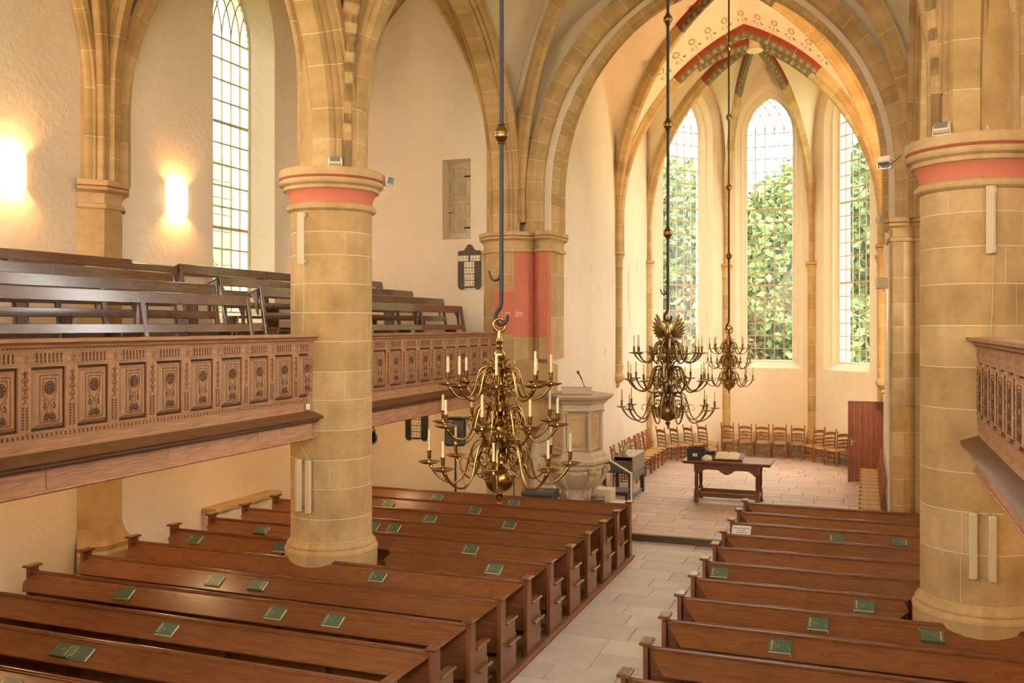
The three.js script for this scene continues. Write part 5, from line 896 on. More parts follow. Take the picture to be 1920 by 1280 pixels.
{ const t = thing('stage_spotlight', 'black can spotlight hanging under the gallery beside the round pillar', 'spotlight', -7.5, 2.38, 13.2, 0.5); part(t, 'can', move(lathe([[0.001, -0.14], [0.06, -0.14], [0.09, -0.1], [0.1, -0.02], [0.105, 0.1], [0.12, 0.1], [0.12, 0.12], [0.09, 0.12], [0.08, 0.05]], 20, 0.5), 0, 0, 0, 1.2, 0.8, 0), M.black); part(t, 'yoke', [tube([new THREE.Vector3(-0.12, 0, 0), new THREE.Vector3(-0.12, 0.16, 0), new THREE.Vector3(0, 0.22, 0), new THREE.Vector3(0.12, 0.16, 0), new THREE.Vector3(0.12, 0, 0)], 0.01, 16, 5), cyl(0.02, 0.02, 0.2, 0.35, 8)], M.black); part(t, 'knob', move(cyl(0.018, 0.018, 0, 0.03, 8), 0.12, 0, 0, 0, 0, -PI / 2), M.black); }
// ---- electric piano
{ const t = thing('electric_piano', 'grey-brown electric piano with its flat back towards the table', 'piano', -5.42, 0.16, 21.85);
  const body = mat([0.13, 0.115, 0.095], 0.3, { clearcoat: 0.3 }), dark = mat([0.05, 0.05, 0.048], 0.3), top = mat([0.30, 0.25, 0.18], 0.25, { clearcoat: 0.4 });
  part(t, 'back_panel', bz(0.33, 0.36, 0.62, 0.98, -0.62, 0.62, 0.006), mat([0.28, 0.21, 0.15], 0.4)); part(t, 'lower_panel', bz(0.33, 0.35, 0.44, 0.62, -0.58, 0.58, 0.004), mat([0.12, 0.13, 0.13], 0.4));
  part(t, 'lid', bz(-0.08, 0.365, 0.975, 1.0, -0.64, 0.64, 0.008), top); part(t, 'key_bed', bz(-0.36, 0.33, 0.60, 0.72, -0.62, 0.62, 0.01), dark); part(t, 'cheek', [bz(-0.36, 0.33, 0.62, 0.9, 0.6, 0.64, 0.008), bz(-0.36, 0.33, 0.62, 0.9, -0.64, -0.6, 0.008)], body);
  part(t, 'fall_board', bz(-0.1, -0.07, 0.72, 0.98, -0.6, 0.6, 0.004), dark);
  const keys = []; for (let k = 0; k < 50; k++) keys.push(bz(-0.34, -0.12, 0.725, 0.745, -0.595 + k * 0.0238, -0.573 + k * 0.0238, 0.001)); part(t, 'white_keys', keys, M.paper).userData.kind = 'stuff';
  for (const z of [-0.6, 0.6]) { part(t, 'leg', [bz(0.26, 0.35, 0, 0.62, z - 0.045, z + 0.045, 0.008)], dark); part(t, 'leg', bz(-0.36, -0.28, 0, 0.6, z - 0.04, z + 0.04, 0.006), dark); }
  part(t, 'stretcher', bz(0.27, 0.32, 0.03, 0.09, -0.58, 0.58, 0.006), body); part(t, 'pedal_box', [bz(-0.1, 0.12, 0.02, 0.13, -0.14, 0.14, 0.006), bz(-0.2, -0.1, 0.05, 0.065, -0.05, -0.02, 0.003), bz(-0.2, -0.1, 0.05, 0.065, 0.03, 0.06, 0.003)], dark);
  const sm = mat([0.5, 0.48, 0.44], 0.15, { transmission: 0.5, thickness: 0 }); part(t, 'music_stand', move(bz(-0.01, 0.0, 0, 0.28, -0.3, 0.3, 0.003), 0.02, 1.0, 0.2, 0, 0, -0.5), sm); part(t, 'socket', [bz(0.1, 0.16, 1.0, 1.004, -0.2, -0.08, 0.001), bz(0.2, 0.26, 1.0, 1.004, -0.42, -0.34, 0.001)], dark); }
solo('pencil', [move(cyl(0.008, 0.008, 0, 0.2, 6), 0, 0, 0, 0, 0, -PI / 2), move(cyl(0.008, 0.001, 0, 0.025, 6), 0.2, 0, 0, 0, 0, -PI / 2)], mat([0.65, 0.14, 0.06], 0.4), 'red pencil on the lid of the electric piano', 'pencil', -5.5, 1.168, 21.32, 0.2);
solo('piano_stool', [bz(-0.2, 0.2, 0.44, 0.5, -0.32, 0.32, 0.015), ...[[-0.16, -0.27], [0.16, -0.27], [-0.16, 0.27], [0.16, 0.27]].map(([x, z]) => bz(x - 0.02, x + 0.02, 0, 0.45, z - 0.02, z + 0.02, 0.004))], M.black, 'black padded stool half hidden between pulpit and electric piano', 'stool', -5.0, 0.16, 19.7, 0.2);
// ---- table and what lies on it
{ const t = thing('table', 'dark wooden communion table with turned legs and scalloped apron', 'table', -2.97, 0.16, 21.85);
  part(t, 'tabletop', [bz(-0.99, 0.99, 0.915, 0.955, -0.46, 0.46, 0.006), bz(-0.97, 0.97, 0.885, 0.916, -0.44, 0.44, 0.012)], M.table, 0);
  const lx = 0.68, lz = 0.3, prof = [[0.05, 0], [0.035, 0.0], [0.045, 0.04], [0.032, 0.06], [0.044, 0.1], [0.046, 0.3], [0.038, 0.38], [0.048, 0.4], [0.035, 0.42], [0.03, 0.43]];
  for (const x of [-lx, lx]) for (const z of [-lz, lz]) part(t, 'leg', [bz(x - 0.05, x + 0.05, 0.7, 0.89, z - 0.05, z + 0.05, 0.006), move(lathe(prof, 16), x, 0.27, z), bz(x - 0.05, x + 0.05, 0.06, 0.28, z - 0.05, z + 0.05, 0.006), bz(x - 0.068, x + 0.068, 0, 0.06, z - 0.068, z + 0.068, 0.02)], M.table, 1);
  const ap = [[-lx, 0.88], [-lx, 0.62]]; for (const [x, y] of [[-0.6, 0.66], [-0.57, 0.70], [-0.54, 0.715], [-0.5, 0.74], [-0.44, 0.755], [-0.2, 0.75], [-0.14, 0.72], [-0.13, 0.70], [-0.08, 0.68], [-0.06, 0.66], [0, 0.645]]) ap.push([x, y]); const mirr = ap.slice(2, -1).map(p => [-p[0], p[1]]).reverse(); ap.push(...mirr, [lx, 0.62], [lx, 0.88]);
  for (const z of [-lz, lz]) part(t, 'apron', move(ext(ap, 0.03, 0.004), 0, 0, z - 0.015), M.table, 0);
  const sp = [[-lz, 0.88], [-lz, 0.64], [-0.24, 0.7], [-0.16, 0.75], [0, 0.76], [0.16, 0.75], [0.24, 0.7], [lz, 0.64], [lz, 0.88]]; for (const x of [-lx, lx]) part(t, 'side_apron', move(ext(sp, 0.03, 0.004).rotateY(PI / 2), x - 0.015, 0, 0), M.table, 0);
  for (const z of [-lz, lz]) part(t, 'stretcher', bz(-lx, lx, 0.13, 0.23, z - 0.03, z + 0.03, 0.008), M.table, 0); for (const x of [-lx, lx]) part(t, 'side_stretcher', bz(x - 0.03, x + 0.03, 0.13, 0.23, -lz, lz, 0.008), M.table, 2); }
const TY = 1.115;
{ const t = thing('crate', 'black plastic storage crate with a white label on the table', 'crate', -3.68, TY, 21.72, 0.12); const k = M.black; part(t, 'wall', [bz(-0.2, 0.2, 0, 0.25, 0.14, 0.155, 0.004), bz(-0.2, 0.2, 0, 0.25, -0.155, -0.14, 0.004), bz(-0.2, -0.185, 0, 0.25, -0.15, 0.15, 0.004), bz(0.185, 0.2, 0, 0.25, -0.15, 0.15, 0.004), bz(-0.2, 0.2, 0, 0.015, -0.15, 0.15, 0.003)], k); part(t, 'rim', [bz(-0.22, 0.22, 0.235, 0.262, 0.145, 0.175, 0.006), bz(-0.22, 0.22, 0.235, 0.262, -0.175, -0.145, 0.006), bz(-0.22, -0.19, 0.235, 0.262, -0.175, 0.175, 0.006), bz(0.19, 0.22, 0.235, 0.262, -0.175, 0.175, 0.006)], k); part(t, 'label', [bz(-0.08, 0.03, 0.08, 0.15, 0.155, 0.158, 0.0005)], M.paper); part(t, 'contents', [bz(-0.18, 0.18, 0.1, 0.2, -0.13, 0.13, 0.02)], M.grey); }
{ const ps = []; for (let i = 0; i < 40; i++) ps.push(new THREE.Vector3(0.11 * Math.cos(i * 0.9) + rr(-0.02, 0.02), 0.02 + 0.09 * (i / 40) + rr(0, 0.02), 0.06 * Math.sin(i * 0.9) + rr(-0.02, 0.02))); solo('cable_bundle', tube(ps, 0.008, 160, 5), M.black, 'coiled black cable bundle beside the crate on the table', 'cable', -3.38, TY + 0.06, 21.85); }
{ const g = new THREE.SphereGeometry(1, 26, 16), p = g.attributes.position; for (let i = 0; i < p.count; i++) { const x = p.getX(i), y = p.getY(i), z = p.getZ(i), k = 1 + 0.35 * (fbm(x * 0.25 + 0.5, z * 0.25 + y * 0.2 + 0.5, 6, 6, 3, 501) - 0.5); p.setXYZ(i, x * k * 0.12, Math.max(0, (y + 0.4) * 0.085 * k), z * k * 0.16); } g.computeVertexNormals(); solo('folded_cloth', g, M.paper, 'crumpled white cloth on the table between crate and open bible', 'cloth', -3.42, TY + 0.0, 21.6, 0.1); }
{ const t = thing('open_bible', 'large open bible with yellowed pages on a low wooden reading stand', 'book', -2.98, TY, 21.8); const tl = g => move(g, 0, 0.07, 0, 0.34, 0, 0);
  part(t, 'reading_stand', [tl(bz(-0.36, 0.36, 0, 0.015, -0.2, 0.2, 0.004)), tl(bz(-0.36, 0.36, 0.0, 0.04, 0.19, 0.205, 0.004)), bz(-0.3, -0.26, 0, 0.06, -0.14, 0.16, 0.003), bz(0.26, 0.3, 0, 0.06, -0.14, 0.16, 0.003), bz(-0.3, 0.3, 0, 0.11, -0.16, -0.13, 0.003)], M.table);
  const pg = s => { const pts = []; for (let i = 0; i <= 10; i++) { const x = i / 10; pts.push([s * x * 0.26, 0.018 + 0.042 * Math.sin(Math.min(1, x * 2.2 + 0.25) * PI / 2) * (1 - 0.55 * x)]); } pts.push([s * 0.268, 0.018], [0, 0.018]); return ext(pts, 0.34).translate(0, 0, -0.165); };
  part(t, 'page_block', [tl(pg(-1)), tl(pg(1))], M.page); part(t, 'cover', tl(bz(-0.285, 0.285, 0.0145, 0.02, -0.175, 0.18, 0.002)), mat([0.45, 0.33, 0.3], 0.6)); part(t, 'ribbon', tl(bz(0.0, 0.012, 0.03, 0.035, 0.1, 0.22, 0.001)), M.red); }
// ---- ladder-back chairs with rush seats
const chair0 = (() => {
  const t = thing('ladder_back_chair', 'ladder-back chair', 'chair', 0, 0, 0, 0, 'rush-seated choir chairs'), V3 = (x, y, z) => new THREE.Vector3(x, y, z);
  const fin = (x, y, z) => move(lathe([[0.019, -0.02], [0.012, -0.005], [0.02, 0.012], [0.023, 0.026], [0.014, 0.042], [0.001, 0.05]], 8), x, y, z);
  for (const s of [-1, 1]) {
    const fl = part(t, 'front_leg', [tube([V3(s * 0.215, 0.45, 0.2), V3(s * 0.215, 0.07, 0.2)], 0.02, 2, 7), move(lathe([[0.015, 0], [0.024, 0.03], [0.016, 0.06], [0.02, 0.075]], 8), s * 0.215, 0, 0.2)], M.chair, 1); part(fl, 'knob', move(new THREE.SphereGeometry(0.024, 8, 6), s * 0.215, 0.462, 0.2), M.chair);
    const bp = part(t, 'back_post', tube([V3(s * 0.18, 0, -0.2), V3(s * 0.18, 0.45, -0.19), V3(s * 0.185, 0.75, -0.225), V3(s * 0.19, 0.97, -0.265)], 0.0185, 10, 7), M.chair, 1); part(bp, 'finial', fin(s * 0.19, 0.98, -0.268), M.chair);
    part(t, 'side_rung', [tube([V3(s * 0.21, 0.3, 0.2), V3(s * 0.182, 0.3, -0.195)], 0.0115, 1, 6), tube([V3(s * 0.21, 0.16, 0.2), V3(s * 0.182, 0.16, -0.197)], 0.0115, 1, 6)], M.chair);
  }
  for (const y of [0.33, 0.18]) part(t, 'front_rung', tube([V3(-0.21, y, 0.2), V3(0.21, y, 0.2)], 0.012, 1, 6), M.chair); part(t, 'back_rung', tube([V3(-0.18, 0.24, -0.197), V3(0.18, 0.24, -0.197)], 0.0115, 1, 6), M.chair);
  [[0.535, 0.05], [0.635, 0.055], [0.735, 0.06], [0.845, 0.105]].forEach(([y, h], i) => { const pts = []; const lo = i === 3 ? 0.02 : 0.012; for (let k = 0; k <= 10; k++) { const u = -1 + k / 5; pts.push([u * 0.18, h * (i === 3 ? (Math.abs(u) < 0.45 ? 1 : 0.62 + 0.38 * Math.cos((Math.abs(u) - 0.45) / 0.55 * PI / 2)) : 0.55 + 0.45 * Math.cos(u * PI / 2))]); } for (let k = 10; k >= 0; k--) { const u = -1 + k / 5; pts.push([u * 0.18, lo * Math.cos(u * PI / 2)]); }
    const g = ext(pts, 0.014), p = g.attributes.position; for (let k = 0; k < p.count; k++) { const u = p.getX(k) / 0.18; p.setZ(k, p.getZ(k) - 0.03 * (1 - u * u)); } g.computeVertexNormals(); part(t, 'slat', move(g, 0, y, -0.2 - Math.max(0, (y - 0.45)) * 0.13), M.chair, 0); });
  const se = []; const Q = [[-0.235, 0.225], [0.235, 0.225], [0.2, -0.205], [-0.2, -0.205]]; for (let k = 0; k < 4; k++) { const a = Q[k], b = Q[(k + 1) % 4], pos = [a[0], 0.462, a[1], b[0], 0.462, b[1], 0, 0.45, 0.01]; const g = new THREE.BufferGeometry(); g.setAttribute('position', new THREE.Float32BufferAttribute(pos, 3)); g.computeVertexNormals(); g.setAttribute('uv', new THREE.Float32BufferAttribute(k % 2 ? [a[0], a[1], b[0], b[1], 0, 0] : [a[1], a[0], b[1], b[0], 0, 0], 2)); g.userData.uv = true; se.push(g); const q = [a[0], 0.462, a[1], a[0] * 0.985, 0.425, a[1] * 0.985, b[0] * 0.985, 0.425, b[1] * 0.985, a[0], 0.462, a[1], b[0] * 0.985, 0.425, b[1] * 0.985, b[0], 0.462, b[1]]; const h = new THREE.BufferGeometry(); h.setAttribute('position', new THREE.Float32BufferAttribute(q, 3)); h.computeVertexNormals(); se.push(h); const q2 = new THREE.BufferGeometry(); q2.setAttribute('position', new THREE.Float32BufferAttribute([a[0] * 0.985, 0.425, a[1] * 0.985, 0, 0.43, 0.01, b[0] * 0.985, 0.425, b[1] * 0.985], 3)); q2.computeVertexNormals(); se.push(q2); }
  part(t, 'seat', se, M.rush); return t;
})();
let chairN = 0;
function placeChair(x, d, turn, label) { const c = chairN++ ? copyOf(chair0, label) : tag(chair0, label); c.position.set(x, 0.16, -d); c.rotation.y = turn; }
const NTH = ['first', 'second', 'third', 'fourth', 'fifth', 'sixth', 'seventh', 'eighth', 'ninth', 'tenth', 'eleventh'];
[20.1, 22.9, 23.75, 24.35, 24.95, 25.5, 26.0, 26.5, 27.05].forEach((d, i) => placeChair(-5.72, d, PI / 2 + rr(-0.08, 0.08), i ? `ladder-back chair, ${NTH[i - 1]} behind the electric piano in the row along the wall` : 'ladder-back chair partly hidden by the pulpit column'));
[0.1, 0.26, 0.43, 0.61].forEach((f, i) => placeChair(-5.78 + 2 * f, 27.55 + 2.4 * f, 2.266 - PI / 2 + rr(-0.05, 0.05), `ladder-back chair, ${NTH[i]} of four set obliquely under the apse window behind the eagle chandelier`));
[[-4.0, 29.72, 0.15], [-3.5, 29.72, 0], [-2.98, 29.72, 0.02], [-2.48, 29.72, -0.02], [-1.95, 29.7, -0.05]].forEach(([x, d, a], i) => placeChair(x, d, a, `ladder-back chair, ${NTH[i]} of five in the row under the middle apse window`));
[0.25, 0.42, 0.60].forEach((f, i) => placeChair(-1.98 + 1.98 * f, 29.95 - 2.4 * f, -0.69 + rr(-0.05, 0.05), `ladder-back chair, ${NTH[i]} of three between the apse shaft and the open door`));
for (let i = 0; i < 11; i++) placeChair(0.07, 24.8 - i * 0.5, -PI / 2 + rr(-0.02, 0.02), `ladder-back chair seen edge-on, ${NTH[i]} in front of the open door along the south choir wall`);
// ---- radiators under the apse windows, door leaf
function radiator(x, d, turn, w, label) { const t = thing('radiator', label, 'radiator', x, 0.16, d, turn); for (let k = 0; k < Math.round(w / 0.06); k++) part(t, 'fin', bz(-w / 2 + k * 0.06, -w / 2 + k * 0.06 + 0.042, 0.1, 0.72, -0.06, 0.06, 0.012), M.cream); part(t, 'pipe', [tube([new THREE.Vector3(-w / 2, 0.16, 0), new THREE.Vector3(w / 2, 0.16, 0)], 0.022, 1, 8), tube([new THREE.Vector3(-w / 2, 0.66, 0), new THREE.Vector3(w / 2, 0.66, 0)], 0.022, 1, 8)], M.cream); part(t, 'foot', [cyl(0.025, 0.02, 0, 0.12, 8, -w / 2 + 0.1, 0), cyl(0.025, 0.02, 0, 0.12, 8, w / 2 - 0.1, 0)], M.cream); }
radiator(-2.72, 30.16, 0, 1.9, 'cream ribbed radiator behind the chairs under the middle apse window'); radiator(-0.62, 28.95, -0.68, 1.7, 'cream ribbed radiator behind the chairs left of the open door'); radiator(-5.28, 28.8, 0.69, 1.6, 'cream ribbed radiator behind the oblique chairs under the apse window');
{ const t = thing('door_leaf', 'open dark red-brown boarded door with a steel lever handle', 'door', -0.42, 0.16, 25.6); for (let k = 0; k < 6; k++) part(t, 'plank', bz(k * 0.13 + 0.003, k * 0.13 + 0.13, 0.02, 2.06, -0.02, 0.02 + (k % 2) * 0.001, 0.002), M.door, 1); part(t, 'frame', [bz(-0.03, 0.006, 0.0, 2.1, -0.03, 0.03, 0.006), bz(0.78, 0.82, 0, 2.1, -0.03, 0.03, 0.006), bz(-0.03, 0.82, 2.06, 2.1, -0.03, 0.03, 0.006)], M.door, 1); part(t, 'handle', [bz(0.045, 0.075, 0.96, 1.12, 0.02, 0.028, 0.003), tube([new THREE.Vector3(0.06, 1.06, 0.028), new THREE.Vector3(0.06, 1.06, 0.07), new THREE.Vector3(0.16, 1.075, 0.075)], 0.009, 8, 6)], M.steel); }

// ================================================================ FITTINGS ON WALLS AND PILLARS
function hymnBoard(label, x, y, d, rows, colour) {
  const t = thing('hymn_board', label, 'hymn board', x, y, d), w = 0.27, top = 0.49, p = [[-w, -0.42], [-w, 0.32], [-w + 0.03, 0.35], [-w + 0.09, 0.345], [-0.12, 0.36], [-0.09, 0.41]]; for (let i = 0; i <= 6; i++) { const a = PI - i / 6 * PI; p.push([0.075 * Math.cos(a), 0.42 + 0.065 * Math.sin(a)]); } p.push([0.09, 0.41], [0.12, 0.36], [w - 0.09, 0.345], [w - 0.03, 0.35], [w, 0.32], [w, -0.42], [w - 0.04, -0.48], [w - 0.1, -0.49], [0.1, -0.435], [0.05, -0.455], [0, -0.445], [-0.05, -0.455], [-0.1, -0.435], [-w + 0.1, -0.49], [-w + 0.04, -0.48]);
  part(t, 'board', ext(p, 0.022, 0.004), mat(colour, 0.4, { map: woodC }));
  part(t, 'slat', [0, 1, 2, 3, 4, 5].map(k => bz(-w + 0.01, w - 0.01, 0.245 - k * 0.135 + 0.0, 0.253 - k * 0.135, 0.02, 0.034, 0.002)), mat(colour.map(c => c * 0.8), 0.4));
  const cream = mat([0.80, 0.68, 0.47], 0.6), ink = mat([0.02, 0.018, 0.016], 0.6);
  rows.forEach((r, k) => { const y = 0.182 - k * 0.135; r.forEach(([s, cx, ww]) => { const c = part(t, 'number_card', bz(cx - ww / 2, cx + ww / 2, y - 0.058, y + 0.058, 0.02, 0.028, 0.001), cream); part(c, 'numerals', move(text(s, 0.075, 0.002, fontR, 3), cx, y, 0.0275, 0, 0, 0, new THREE.Vector3(0.85, 1, 1)), ink); }); });
  part(t, 'hanger', move(new THREE.TorusGeometry(0.012, 0.004, 5, 10), 0, 0.44, 0.024), M.iron);
}
const HR = [[['3 1 9', -0.14, 0.235], ['Ld 6 8', 0.14, 0.235]], [['5 1 0', 0, 0.235]], [['6 5 8', 0, 0.235]], [['Ld 6 9', 0, 0.235]], [['Ps 6 8', 0, 0.235]]];
hymnBoard('brown wooden hymn board with number cards high on the plaster above the gallery', -7.98, 5.46, 18.47, HR, [0.10, 0.055, 0.032]);
hymnBoard('black hymn board with number cards partly hidden below the gallery edge', -9.25, 2.16, 18.47, HR, [0.02, 0.025, 0.022]);
// wall lamps: bent opal glass in front of warm bulbs
function sconce(label, d, south) {
  const t = thing('wall_sconce', label, 'wall lamp', south ? 4.95 : -11, 6.34, d, south ? -PI / 2 : PI / 2), glass = mat([0.9, 0.8, 0.6], 0.5, { emissive: new THREE.Color(1, 0.78, 0.46), emissiveIntensity: 3.2 });
  const half = s => { const pos = [], idx = [], n = 8; for (let i = 0; i <= n; i++) for (const y of [-0.235, 0.235]) { const x = s * (0.006 + i / n * 0.205), z = 0.19 - 0.16 * (i / n) ** 2; pos.push(x, y, z); } for (let i = 0; i < n; i++) { const a = 2 * i; idx.push(a, a + 2, a + 1, a + 1, a + 2, a + 3); } const g = new THREE.BufferGeometry(); g.setAttribute('position', new THREE.Float32BufferAttribute(pos, 3)); g.setIndex(idx); const b = g.clone(); const q = b.attributes.position; for (let i = 0; i < q.count; i++) q.setZ(i, q.getZ(i) - 0.008); b.setIndex(idx.slice().reverse()); g.computeVertexNormals(); b.computeVertexNormals(); return [g, b]; };
  part(t, 'shade', half(-1), glass); part(t, 'shade', half(1), glass); part(t, 'back_plate', bz(-0.06, 0.06, -0.12, 0.12, 0, 0.02, 0.004), M.frameWhite); part(t, 'bracket', [bz(-0.01, 0.01, -0.09, -0.08, 0, 0.185, 0.002), bz(-0.01, 0.01, 0.08, 0.09, 0, 0.185, 0.002)], M.steel);
  for (const y of [-0.11, 0.11]) { const l = new THREE.PointLight(new THREE.Color(1, 0.5, 0.18), SCONCE, 0, 2); l.position.set(0, y, 0.12); l.castShadow = true; l.shadow.radius = 1.5; t.add(l); }
}
const SCONCE = 2.2;
for (const [d, i] of [[7.5, 0], [12.8, 1], [16.0, 2]]) sconce('glowing curved glass wall lamp on the south aisle wall, ' + ['nearest the organ', 'behind the south pillar', 'farthest east'][i], d, true);
// small unseen lamps added under the galleries for warm light
for (const [x, w] of [[-9.2, 'north'], [3.0, 'south']]) for (const [d, p] of [[6.2, 'west'], [10.0, 'middle'], [13.6, 'east'], [16.6, 'last']]) { const t = thing('added_gallery_lamp', `added unseen flat glass lamp under the ${w} gallery floor, the ${p} one`, 'lamp', x, 2.7, d); part(t, 'base', cyl(0.1, 0.1, -0.01, 0.02, 16), M.frameWhite); part(t, 'glass', move(lathe([[0.001, -0.09], [0.06, -0.08], [0.1, -0.045], [0.11, -0.01], [0.001, -0.01]], 16, 1), 0, 0, 0), mat([0.9, 0.8, 0.6], 0.5, { emissive: new THREE.Color(1, 0.75, 0.42), emissiveIntensity: 3 })); const l = new THREE.PointLight(new THREE.Color(1, 0.64, 0.30), 2.6, 0, 2); l.position.set(0, -0.05, 0); l.castShadow = true; l.shadow.radius = 3; t.add(l); }
// unseen floodlights added for warm light: behind the choir arch and on the organ loft
function lit(x, y, d, to, I, ang, label) { const t = thing('added_floodlight', label, 'floodlight', x, y, d); t.lookAt(V(...to)); part(t, 'housing', bz(-0.13, 0.13, -0.1, 0.1, -0.12, 0, 0.012), M.cream); part(t, 'lens', bz(-0.11, 0.11, -0.08, 0.08, 0, 0.006, 0.002), mat([0.9, 0.8, 0.6], 0.5, { emissive: new THREE.Color(1, 0.75, 0.42), emissiveIntensity: 3 })); part(t, 'bracket', [bz(-0.015, 0.015, -0.16, -0.09, -0.08, -0.05, 0.003)], M.steel); const l = new THREE.SpotLight(new THREE.Color(1, 0.66, 0.34), I, 0, ang, 0.9, 2); l.position.set(0, 0, 0.03); l.target.position.set(0, 0, 5); l.castShadow = true; l.shadow.radius = 4; t.add(l, l.target); }
lit(0.28, 6.3, 19.5, [-3.6, 11.8, 26], 85, 0.85, 'added unseen floodlight behind the choir arch aimed up at the choir vault'); lit(0.28, 5.0, 19.5, [-2.2, 2.6, 29.5], 70, 0.62, 'added unseen floodlight behind the choir arch aimed down the choir');
lit(-5.6, 5.6, -0.6, [-3, 12, 12], 40, 1.0, 'added unseen floodlight on the organ loft, north side'); lit(-0.6, 5.6, -0.9, [-3.2, 12, 12], 40, 1.0, 'added unseen floodlight on the organ loft, south side');
lit(-9.6, 6.0, 1.0, [-9.4, 10.5, 13], 35, 1.0, 'added unseen floodlight on the organ loft aimed into the north aisle');
{ const loft = structG('floor'); part(loft, 'deck', bx(-7.2, 1.14, 2.5, 2.75, -4.6, 0.6, 0.01), M.floorWood); for (const [x, d] of [[-5.6, -0.6], [-0.6, -0.9], [-9.6, 1.0]]) { const t = thing('added_lamp_stand', ['black stand for an added floodlight on the organ loft, north end', 'black stand for an added floodlight on the organ loft, south end', 'black stand for an added floodlight on the north gallery'][x < -9 ? 2 : x < -3 ? 0 : 1], 'stand', x, x < -9 ? 2.95 : 2.75, d, 0, 'added lamp stands'); part(t, 'pole', cyl(0.02, 0.02, 0, x < -9 ? 2.95 : 2.75, 8), M.black); part(t, 'base', cyl(0.2, 0.18, 0, 0.03, 16), M.black); } }  // organ loft floor, and unseen stands put in to carry the added floodlights
sconce('glowing curved glass wall lamp cut by the picture edge', 9.56); sconce('glowing curved glass wall lamp between pilaster and tall window', 12.87); sconce('glowing curved glass wall lamp hidden behind the round pillar', 16.9);
// line-array column loudspeakers on the pillars
function column(x, d, y0, y1, turn, label, cable) { const t = thing('column_speaker', label, 'loudspeaker', x, 0, d, turn); part(t, 'housing', bz(-0.036, 0.036, y0, y1, -0.05, 0.02, 0.005), M.cream); part(t, 'grille', bz(-0.03, 0.03, y0 + 0.012, y1 - 0.012, 0.02, 0.026, 0.003), M.speaker); part(t, 'bracket', [bz(-0.02, 0.02, y1 - 0.06, y1 + 0.01, -0.1, -0.05, 0.003), bz(-0.02, 0.02, y0 + 0.02, y0 + 0.07, -0.1, -0.05, 0.003)], M.steel); if (cable) part(t, 'cable', tube(cable.map(p => new THREE.Vector3(...p)), 0.006, 12, 4), M.speaker); }
column(-7.285, 10.98, 5.04, 5.75, -0.5, 'pale slim column loudspeaker high on the north pillar', [[0.0, 5.05, -0.06], [0.005, 4.7, -0.06], [-0.01, 4.1, -0.06]]);
column(-7.315, 10.97, 1.65, 2.36, -0.55, 'left slim column loudspeaker of the pair low on the north pillar'); column(-7.15, 10.97, 1.63, 2.35, 0.25, 'right slim column loudspeaker of the pair low on the north pillar', [[0, 2.35, -0.06], [-0.1, 2.5, -0.06], [-0.2, 2.68, -0.06]]);
column(1.215, 10.99, 4.96, 5.67, -0.6, 'pale slim column loudspeaker high on the south pillar', [[0.0, 4.97, -0.07], [-0.01, 4.5, -0.07], [-0.03, 4.06, -0.07]]);
column(1.05, 10.95, 1.53, 2.22, -0.3, 'left slim column loudspeaker of the pair low on the south pillar'); column(1.235, 10.95, 1.51, 2.2, 0.15, 'right slim column loudspeaker of the pair low on the south pillar');
solo('sensor_box', bz(-0.035, 0.035, -0.04, 0.04, 0, 0.03, 0.006), M.frameWhite, 'small white box fixed at the end of the gallery front by the round pillar', 'sensor', XL + 0.05, 3.09, 10.95, PI / 2);
solo('conduit_strip', bz(-0.012, 0.012, 4.85, 5.55, 0, 0.02, 0.003), M.speaker, 'narrow ochre strip fixed on the plaster beside the hymn board', 'strip', -7.63, 0, 18.46);
// floodlights on the capitals, switched off
function flood(x, y, d, turn, tilt, label, arm) { const t = thing('floodlight', label, 'floodlight', x, y, d, turn); const tl = g => move(g, 0, 0.09, 0, -tilt, 0, 0); part(t, 'housing', [tl(bz(-0.085, 0.085, -0.06, 0.06, -0.05, 0.03, 0.015))], M.cream); part(t, 'lens', tl(bz(-0.07, 0.07, -0.045, 0.045, 0.03, 0.034, 0.002)), mat([0.22, 0.21, 0.19], 0.15)); part(t, 'stirrup', [bz(-0.095, -0.085, 0.0, 0.1, -0.015, 0.015, 0.002), bz(0.085, 0.095, 0, 0.1, -0.015, 0.015, 0.002), bz(-0.095, 0.095, 0, 0.012, -0.015, 0.015, 0.002)], M.steel); if (arm) part(t, 'arm', tube([new THREE.Vector3(0, 0.01, 0), new THREE.Vector3(...arm)], 0.012, 1, 6), M.steel); }
flood(-6.86, CAP + 0.01, 11.2, 0.5, 0.5, 'grey floodlight standing on the north capital, lens turned up'); flood(-6.48, CAP - 0.16, 12.05, 1.4, -0.2, 'cream floodlight jutting out beside the north capital', [-0.1, 0.02, -0.24]);
flood(0.2, CAP - 0.36, 11.72, -0.6, -1.2, 'cream floodlight hanging on an arm beside the south capital', [0.3, 0.1, 0.15]); flood(0.76, CAP - 0.12, 11.13, -0.35, 0.6, 'grey floodlight standing on the south capital, lens turned up');
for (const [x, y, d, l] of [[-7.28, CAP, 11.05, 'small rusty hook on top of the north capital'], [1.2, CAP - 0.13, 11.05, 'small rusty hook on top of the south capital']]) solo('iron_hook', [cyl(0.012, 0.012, 0, 0.07, 8), bz(-0.03, 0.05, 0.0, 0.02, -0.015, 0.015, 0.003)], M.speaker, l, 'hook', x, y, d);
for (const [x, y, d, a] of [[-6.55, 9.0, 16.6, 1], [-5.9, 8.9, 22.4, 2]]) { }

